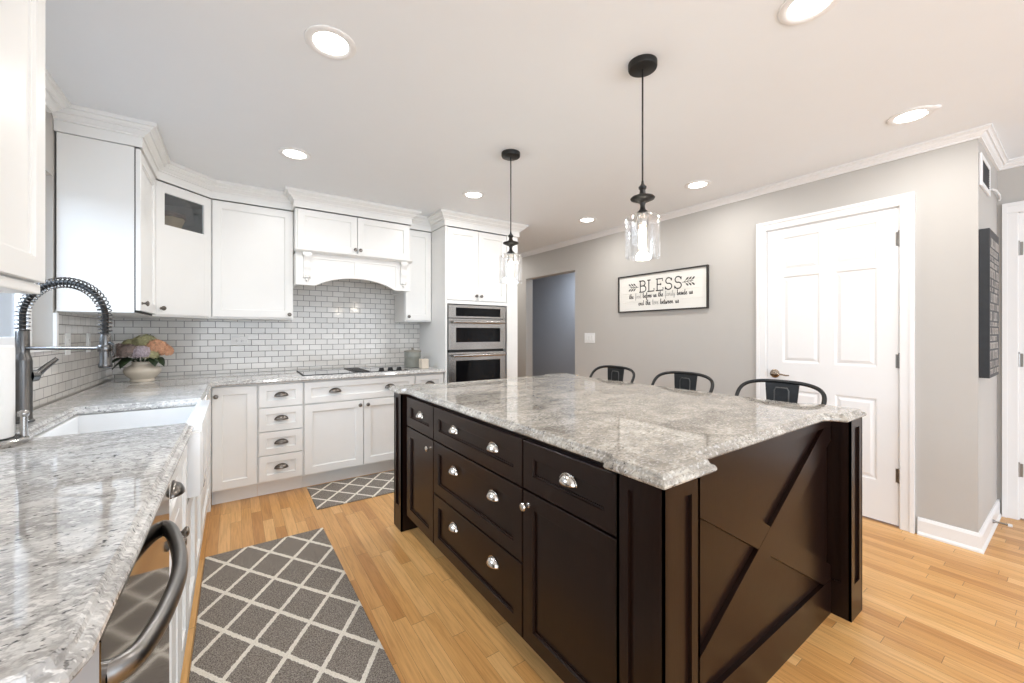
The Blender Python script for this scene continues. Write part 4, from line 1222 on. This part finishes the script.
# slab-serif capitals on a 0.72 x 1 cell
GL = {
    'B': [[(0.12, 0), (0.12, 1)], [(0, 0), (0.40, 0)] + arcp(0.40, 0.27, 0.26, 0.27, -90, 90) + [(0.12, 0.54)], [(0, 1), (0.36, 1)] + arcp(0.36, 0.77, 0.22, 0.23, 90, -90)],
    'L': [[(0.14, 0), (0.14, 1)], [(0, 1), (0.30, 1)], [(0, 0), (0.62, 0), (0.62, 0.24)]],
    'E': [[(0.12, 0), (0.12, 1)], [(0, 1), (0.60, 1), (0.60, 0.80)], [(0, 0), (0.64, 0), (0.64, 0.22)], [(0.12, 0.52), (0.44, 0.52)], [(0.44, 0.43), (0.44, 0.62)]],
    'S': [[(0.58, 0.97), (0.58, 0.74)], arcp(0.33, 0.75, 0.24, 0.25, 20, 250, 14) + arcp(0.33, 0.26, 0.27, 0.26, 85, -165, 16), [(0.06, 0.02), (0.06, 0.26)]],
}
# joined-up lower case on an x-height of 1
SCR = {
    'a': (0.95, [arcp(0.38, 0.48, 0.34, 0.46, 40, 330, 12), [(0.70, 0.95), (0.68, 0.25), (0.80, 0.02), (0.98, 0.2)]]),
    'b': (0.9, [[(0.02, 0.1), (0.22, 1.3), (0.26, 2.0), (0.14, 1.7), (0.14, 0.1)], arcp(0.42, 0.42, 0.30, 0.42, 170, -150, 12)]),
    'd': (1.0, [arcp(0.36, 0.45, 0.32, 0.44, 40, 330, 12), [(0.78, 2.0), (0.68, 0.9), (0.68, 0.2), (0.80, 0.0), (1.0, 0.2)]]),
    'e': (0.8, [[(0.0, 0.25), (0.35, 0.5), (0.55, 0.8), (0.38, 1.0), (0.16, 0.7), (0.18, 0.2), (0.42, 0.0), (0.80, 0.28)]]),
    'f': (0.75, [[(0.0, 0.1), (0.35, 1.2), (0.52, 1.9), (0.36, 2.0), (0.28, 1.4), (0.24, -0.7), (0.36, -0.8), (0.42, 0.05), (0.75, 0.2)], [(0.08, 0.9), (0.60, 0.98)]]),
    'h': (0.95, [[(0.0, 0.1), (0.25, 1.3), (0.30, 2.0), (0.16, 1.8), (0.14, 0.0)], [(0.15, 0.45), (0.40, 0.95), (0.58, 0.85), (0.60, 0.15), (0.72, 0.0), (0.95, 0.2)]]),
    'i': (0.5, [[(0.0, 0.1), (0.20, 0.95), (0.18, 0.15), (0.28, 0.0), (0.5, 0.2)], [(0.24, 1.35), (0.26, 1.45)]]),
    'l': (0.55, [[(0.0, 0.1), (0.28, 1.3), (0.32, 2.0), (0.16, 1.7), (0.16, 0.2), (0.28, 0.0), (0.55, 0.2)]]),
    'm': (1.3, [[(0.05, 0.95), (0.10, 0.0)], [(0.10, 0.4), (0.35, 0.95), (0.50, 0.8), (0.50, 0.0)], [(0.50, 0.4), (0.75, 0.95), (0.92, 0.8), (0.94, 0.12), (1.05, 0.0), (1.3, 0.2)]]),
    'n': (0.95, [[(0.05, 0.95), (0.10, 0.0)], [(0.10, 0.4), (0.38, 0.95), (0.55, 0.82), (0.58, 0.12), (0.70, 0.0), (0.95, 0.2)]]),
    'o': (0.85, [arcp(0.36, 0.48, 0.32, 0.46, 80, 440, 14) + [(0.85, 0.85)]]),
    'r': (0.7, [[(0.0, 0.1), (0.18, 1.05), (0.28, 0.85), (0.48, 0.85), (0.44, 0.15), (0.56, 0.0), (0.7, 0.2)]]),
    's': (0.7, [[(0.0, 0.1), (0.30, 1.05), (0.46, 0.45), (0.36, 0.03), (0.10, 0.1)], [(0.36, 0.03), (0.7, 0.25)]]),
    't': (0.7, [[(0.0, 0.1), (0.30, 1.7), (0.22, 0.3), (0.34, 0.0), (0.7, 0.22)], [(0.02, 1.15), (0.55, 1.22)]]),
    'u': (0.95, [[(0.05, 0.95), (0.06, 0.25), (0.25, 0.0), (0.50, 0.3), (0.58, 0.95), (0.58, 0.2), (0.70, 0.0), (0.95, 0.2)]]),
    'v': (0.8, [[(0.02, 0.9), (0.15, 0.95), (0.30, 0.02), (0.58, 0.95), (0.80, 0.8)]]),
    'w': (1.15, [[(0.03, 0.95), (0.10, 0.1), (0.28, 0.0), (0.48, 0.8), (0.54, 0.1), (0.72, 0.0), (0.92, 0.95), (1.15, 0.8)]]),
    'y': (0.9, [[(0.05, 0.95), (0.10, 0.2), (0.28, 0.0), (0.52, 0.3), (0.60, 0.95), (0.50, -0.7), (0.30, -0.8), (0.36, -0.2), (0.9, 0.25)]]),
}
tx = MB()
u = 0.270; cw = 0.1005
for ch in 'BLESS':
    for st in GL[ch]:
        ribbon(tx, [(u + p[0] * cw * 1.26, 0.203 + p[1] * 0.114) for p in st], 0.0115, MS)
    u += cw
tx.build('title_lettering', 'ink', r, label='dark slab-serif word BLESS')

def script_line(words, u0, u1, v, xh):
    """words: list of (text, pale)"""
    tot = 0
    for wd, _ in words: tot += sum(SCR[c][0] for c in wd) + 0.9
    k = (u1 - u0) / (tot - 0.9)
    a, b = MB(), MB()
    u = u0
    for wd, pale in words:
        for c in wd:
            for st in SCR[c][1]:
                ribbon(b if pale else a, [(u + p[0] * k, v + p[1] * xh) for p in crs(st, 4)], 0.0062 if not pale else 0.0046, MS)
            u += SCR[c][0] * k
        u += 0.9 * k
    a.build('script_lettering', 'ink', r); b.build('script_lettering', 'inkg', r, label='script words in pale grey')
script_line([('the', 0), ('food', 1), ('before', 0), ('us', 0), ('the', 0), ('family', 1), ('beside', 0), ('us', 0)], 0.145, 0.865, 0.142, 0.025)
script_line([('and', 0), ('the', 0), ('love', 1), ('between', 0), ('us', 0)], 0.262, 0.725, 0.068, 0.025)
for s_, uc in ((-1, 0.262), (1, 0.757)):
    sg = MB()
    ribbon(sg, [(uc, 0.256), (uc + s_ * 0.05, 0.260), (uc + s_ * 0.110, 0.266)], 0.0050, MS)
    for k, (du, ang) in enumerate(((0.020, 42), (0.020, -42), (0.050, 42), (0.050, -42), (0.080, 40), (0.080, -40))):
        cx, cy = uc + s_ * du, 0.260
        dx, dy = s_ * math.cos(math.radians(ang)), math.sin(math.radians(ang))
        ribbon(sg, [(cx, cy), (cx + dx * 0.034, cy + dy * 0.034)], 0.0042, MS)
        pts = []
        for i in range(12):
            a = 2 * PI * i / 12
            ex, ey = 0.017 * math.cos(a), 0.0075 * math.sin(a)
            pts.append((cx + dx * 0.042 + ex * dx - ey * dy, cy + dy * 0.042 + ex * dy + ey * dx, 0.0131))
        sg.poly([tuple(range(12))], pts, MS)
    sg.build('leaf_sprig', 'ink', r)

# narrow dark sign on the alcove wall, seen nearly edge-on
r = thing('typographic_sign', (3.68, YA, 0.99), 'tall narrow black box sign with pale lettering rows on the alcove wall', 'sign')
MV = face((3.478, YA - 0.001, 0.985), (1, 0, 0), (0, -1, 0))
VW, VH = 0.40, 0.845
MB().box(0, VW, 0, VH, 0, 0.040, MV, bev=0.002).build('box_panel', 'signblk', r)
lt = MB()
rr = random.Random(3)
v = 0.02
while v < VH - 0.03:
    hgt = rr.choice((0.022, 0.028, 0.036, 0.050))
    if v + hgt > VH - 0.012: break
    u = 0.016
    while u < VW - 0.03:
        wl_ = rr.uniform(0.010, 0.026)
        if rr.random() < 0.84:
            t = rr.choice((0, 1, 2))
            if t == 0: lt.box(u, u + wl_ * 0.35, v, v + hgt, 0.0402, 0.0408, MV); lt.box(u + wl_ * 0.35, u + wl_, v, v + hgt * 0.22, 0.0402, 0.0408, MV)
            elif t == 1: lt.box(u, u + wl_ * 0.3, v, v + hgt, 0.0402, 0.0408, MV); lt.box(u + wl_ * 0.7, u + wl_, v, v + hgt, 0.0402, 0.0408, MV); lt.box(u + wl_ * 0.3, u + wl_ * 0.7, v + hgt * 0.78, v + hgt, 0.0402, 0.0408, MV)
            else: lt.box(u, u + wl_, v + hgt * 0.78, v + hgt, 0.0402, 0.0408, MV); lt.box(u + wl_ * 0.3, u + wl_ * 0.65, v, v + hgt * 0.78, 0.0402, 0.0408, MV)
        u += wl_ + 0.007
    v += hgt + 0.010
lt.build('lettering', 'chalk', r)

# return-air vent, cable and door stop in the alcove
r = thing('air_vent', (3.65, YA, 2.09), 'white louvred air vent high on the alcove wall', 'vent')
MVn = face((3.492, YA - 0.001, 2.085), (1, 0, 0), (0, -1, 0))
f = MB()
VW2, VH2 = 0.36, 0.185
f.box(0, VW2, 0, 0.028, 0, 0.010, MVn, bev=0.002); f.box(0, VW2, VH2 - 0.028, VH2, 0, 0.010, MVn, bev=0.002); f.box(0, 0.04, 0.028, VH2 - 0.028, 0, 0.010, MVn); f.box(VW2 - 0.04, VW2, 0.028, VH2 - 0.028, 0, 0.010, MVn)
f.build('frame', 'trimw', r)
MB().box(0.04, VW2 - 0.04, 0.028, VH2 - 0.028, 0.0002, 0.001, MVn).build('duct_shade', 'gap', r)  # flat black sheet, shade behind the louvres put in as colour
f = MB()
for k in range(9):
    vv = 0.034 + k * 0.0135
    f.rings([[(0.04, vv, 0.002), (0.04, vv + 0.001, 0.002), (0.04, vv + 0.009, 0.009), (0.04, vv + 0.008, 0.009)], [(VW2 - 0.04, vv, 0.002), (VW2 - 0.04, vv + 0.001, 0.002), (VW2 - 0.04, vv + 0.009, 0.009), (VW2 - 0.04, vv + 0.008, 0.009)]], True, True, MVn)
f.build('louvres', 'signblk', r)
MB().tube([(3.90, YA - 0.012, 2.14), (4.00, YA - 0.020, 2.150), (4.15, YA - 0.020, 2.152), (4.262, YA - 0.014, 2.150), (4.268, YA - 0.010, 2.14)], 0.006, 8).build('white_cable', 'trimw', None, 'short white cable running from the air vent to the alcove corner', 'cable', smooth=True)

r = thing('door_stop', (3.98, 0.24, 0.05), 'spring door stop with white tip on the alcove baseboard', 'door stop')
SXp = 3.90
q = MB(); q.tube([(SXp, YA - 0.0148, 0.062), (SXp, YA - 0.024, 0.062)], [0.012, 0.009], 12); q.build('mount', 'hinge', r, smooth=True)
q = MB()
q.tube([(SXp + 0.006 * math.cos(2 * PI * k / 8), YA - 0.024 - 0.052 * k / 144, 0.062 + 0.006 * math.sin(2 * PI * k / 8)) for k in range(145)], 0.0013, 5)
q.build('spring', 'nickel', r, smooth=True)
q = MB(); q.tube([(SXp, YA - 0.075, 0.062), (SXp, YA - 0.080, 0.062), (SXp, YA - 0.092, 0.062)], [0.008, 0.010, 0.008], 12); q.build('tip', 'plastic', r, smooth=True)

# ================================================================== RUGS
def rug(x0, x1, y0, y1, mat, label, skew=0.0):
    mb = MB()
    pts = [(x0, y0), (x1 + skew, y0), (x1, y1), (x0, y1)]
    lay = [(0.0, 0.0006), (0.0, 0.006), (0.003, 0.008)]
    mb.rings([[(x, y, z) for x, y in inset(pts, d)] for d, z in lay], True, True)
    o = mb.build('rug', mat, None, label, 'rug')
    return o
rug(-0.135, 0.458, 0.95, 2.768, 'rugA', 'long grey trellis runner rug between the left counter and island', 0.03)
rug(0.472, 1.30, 3.078, 3.566, 'rugB', 'small grey trellis mat in front of the cooktop cabinets')
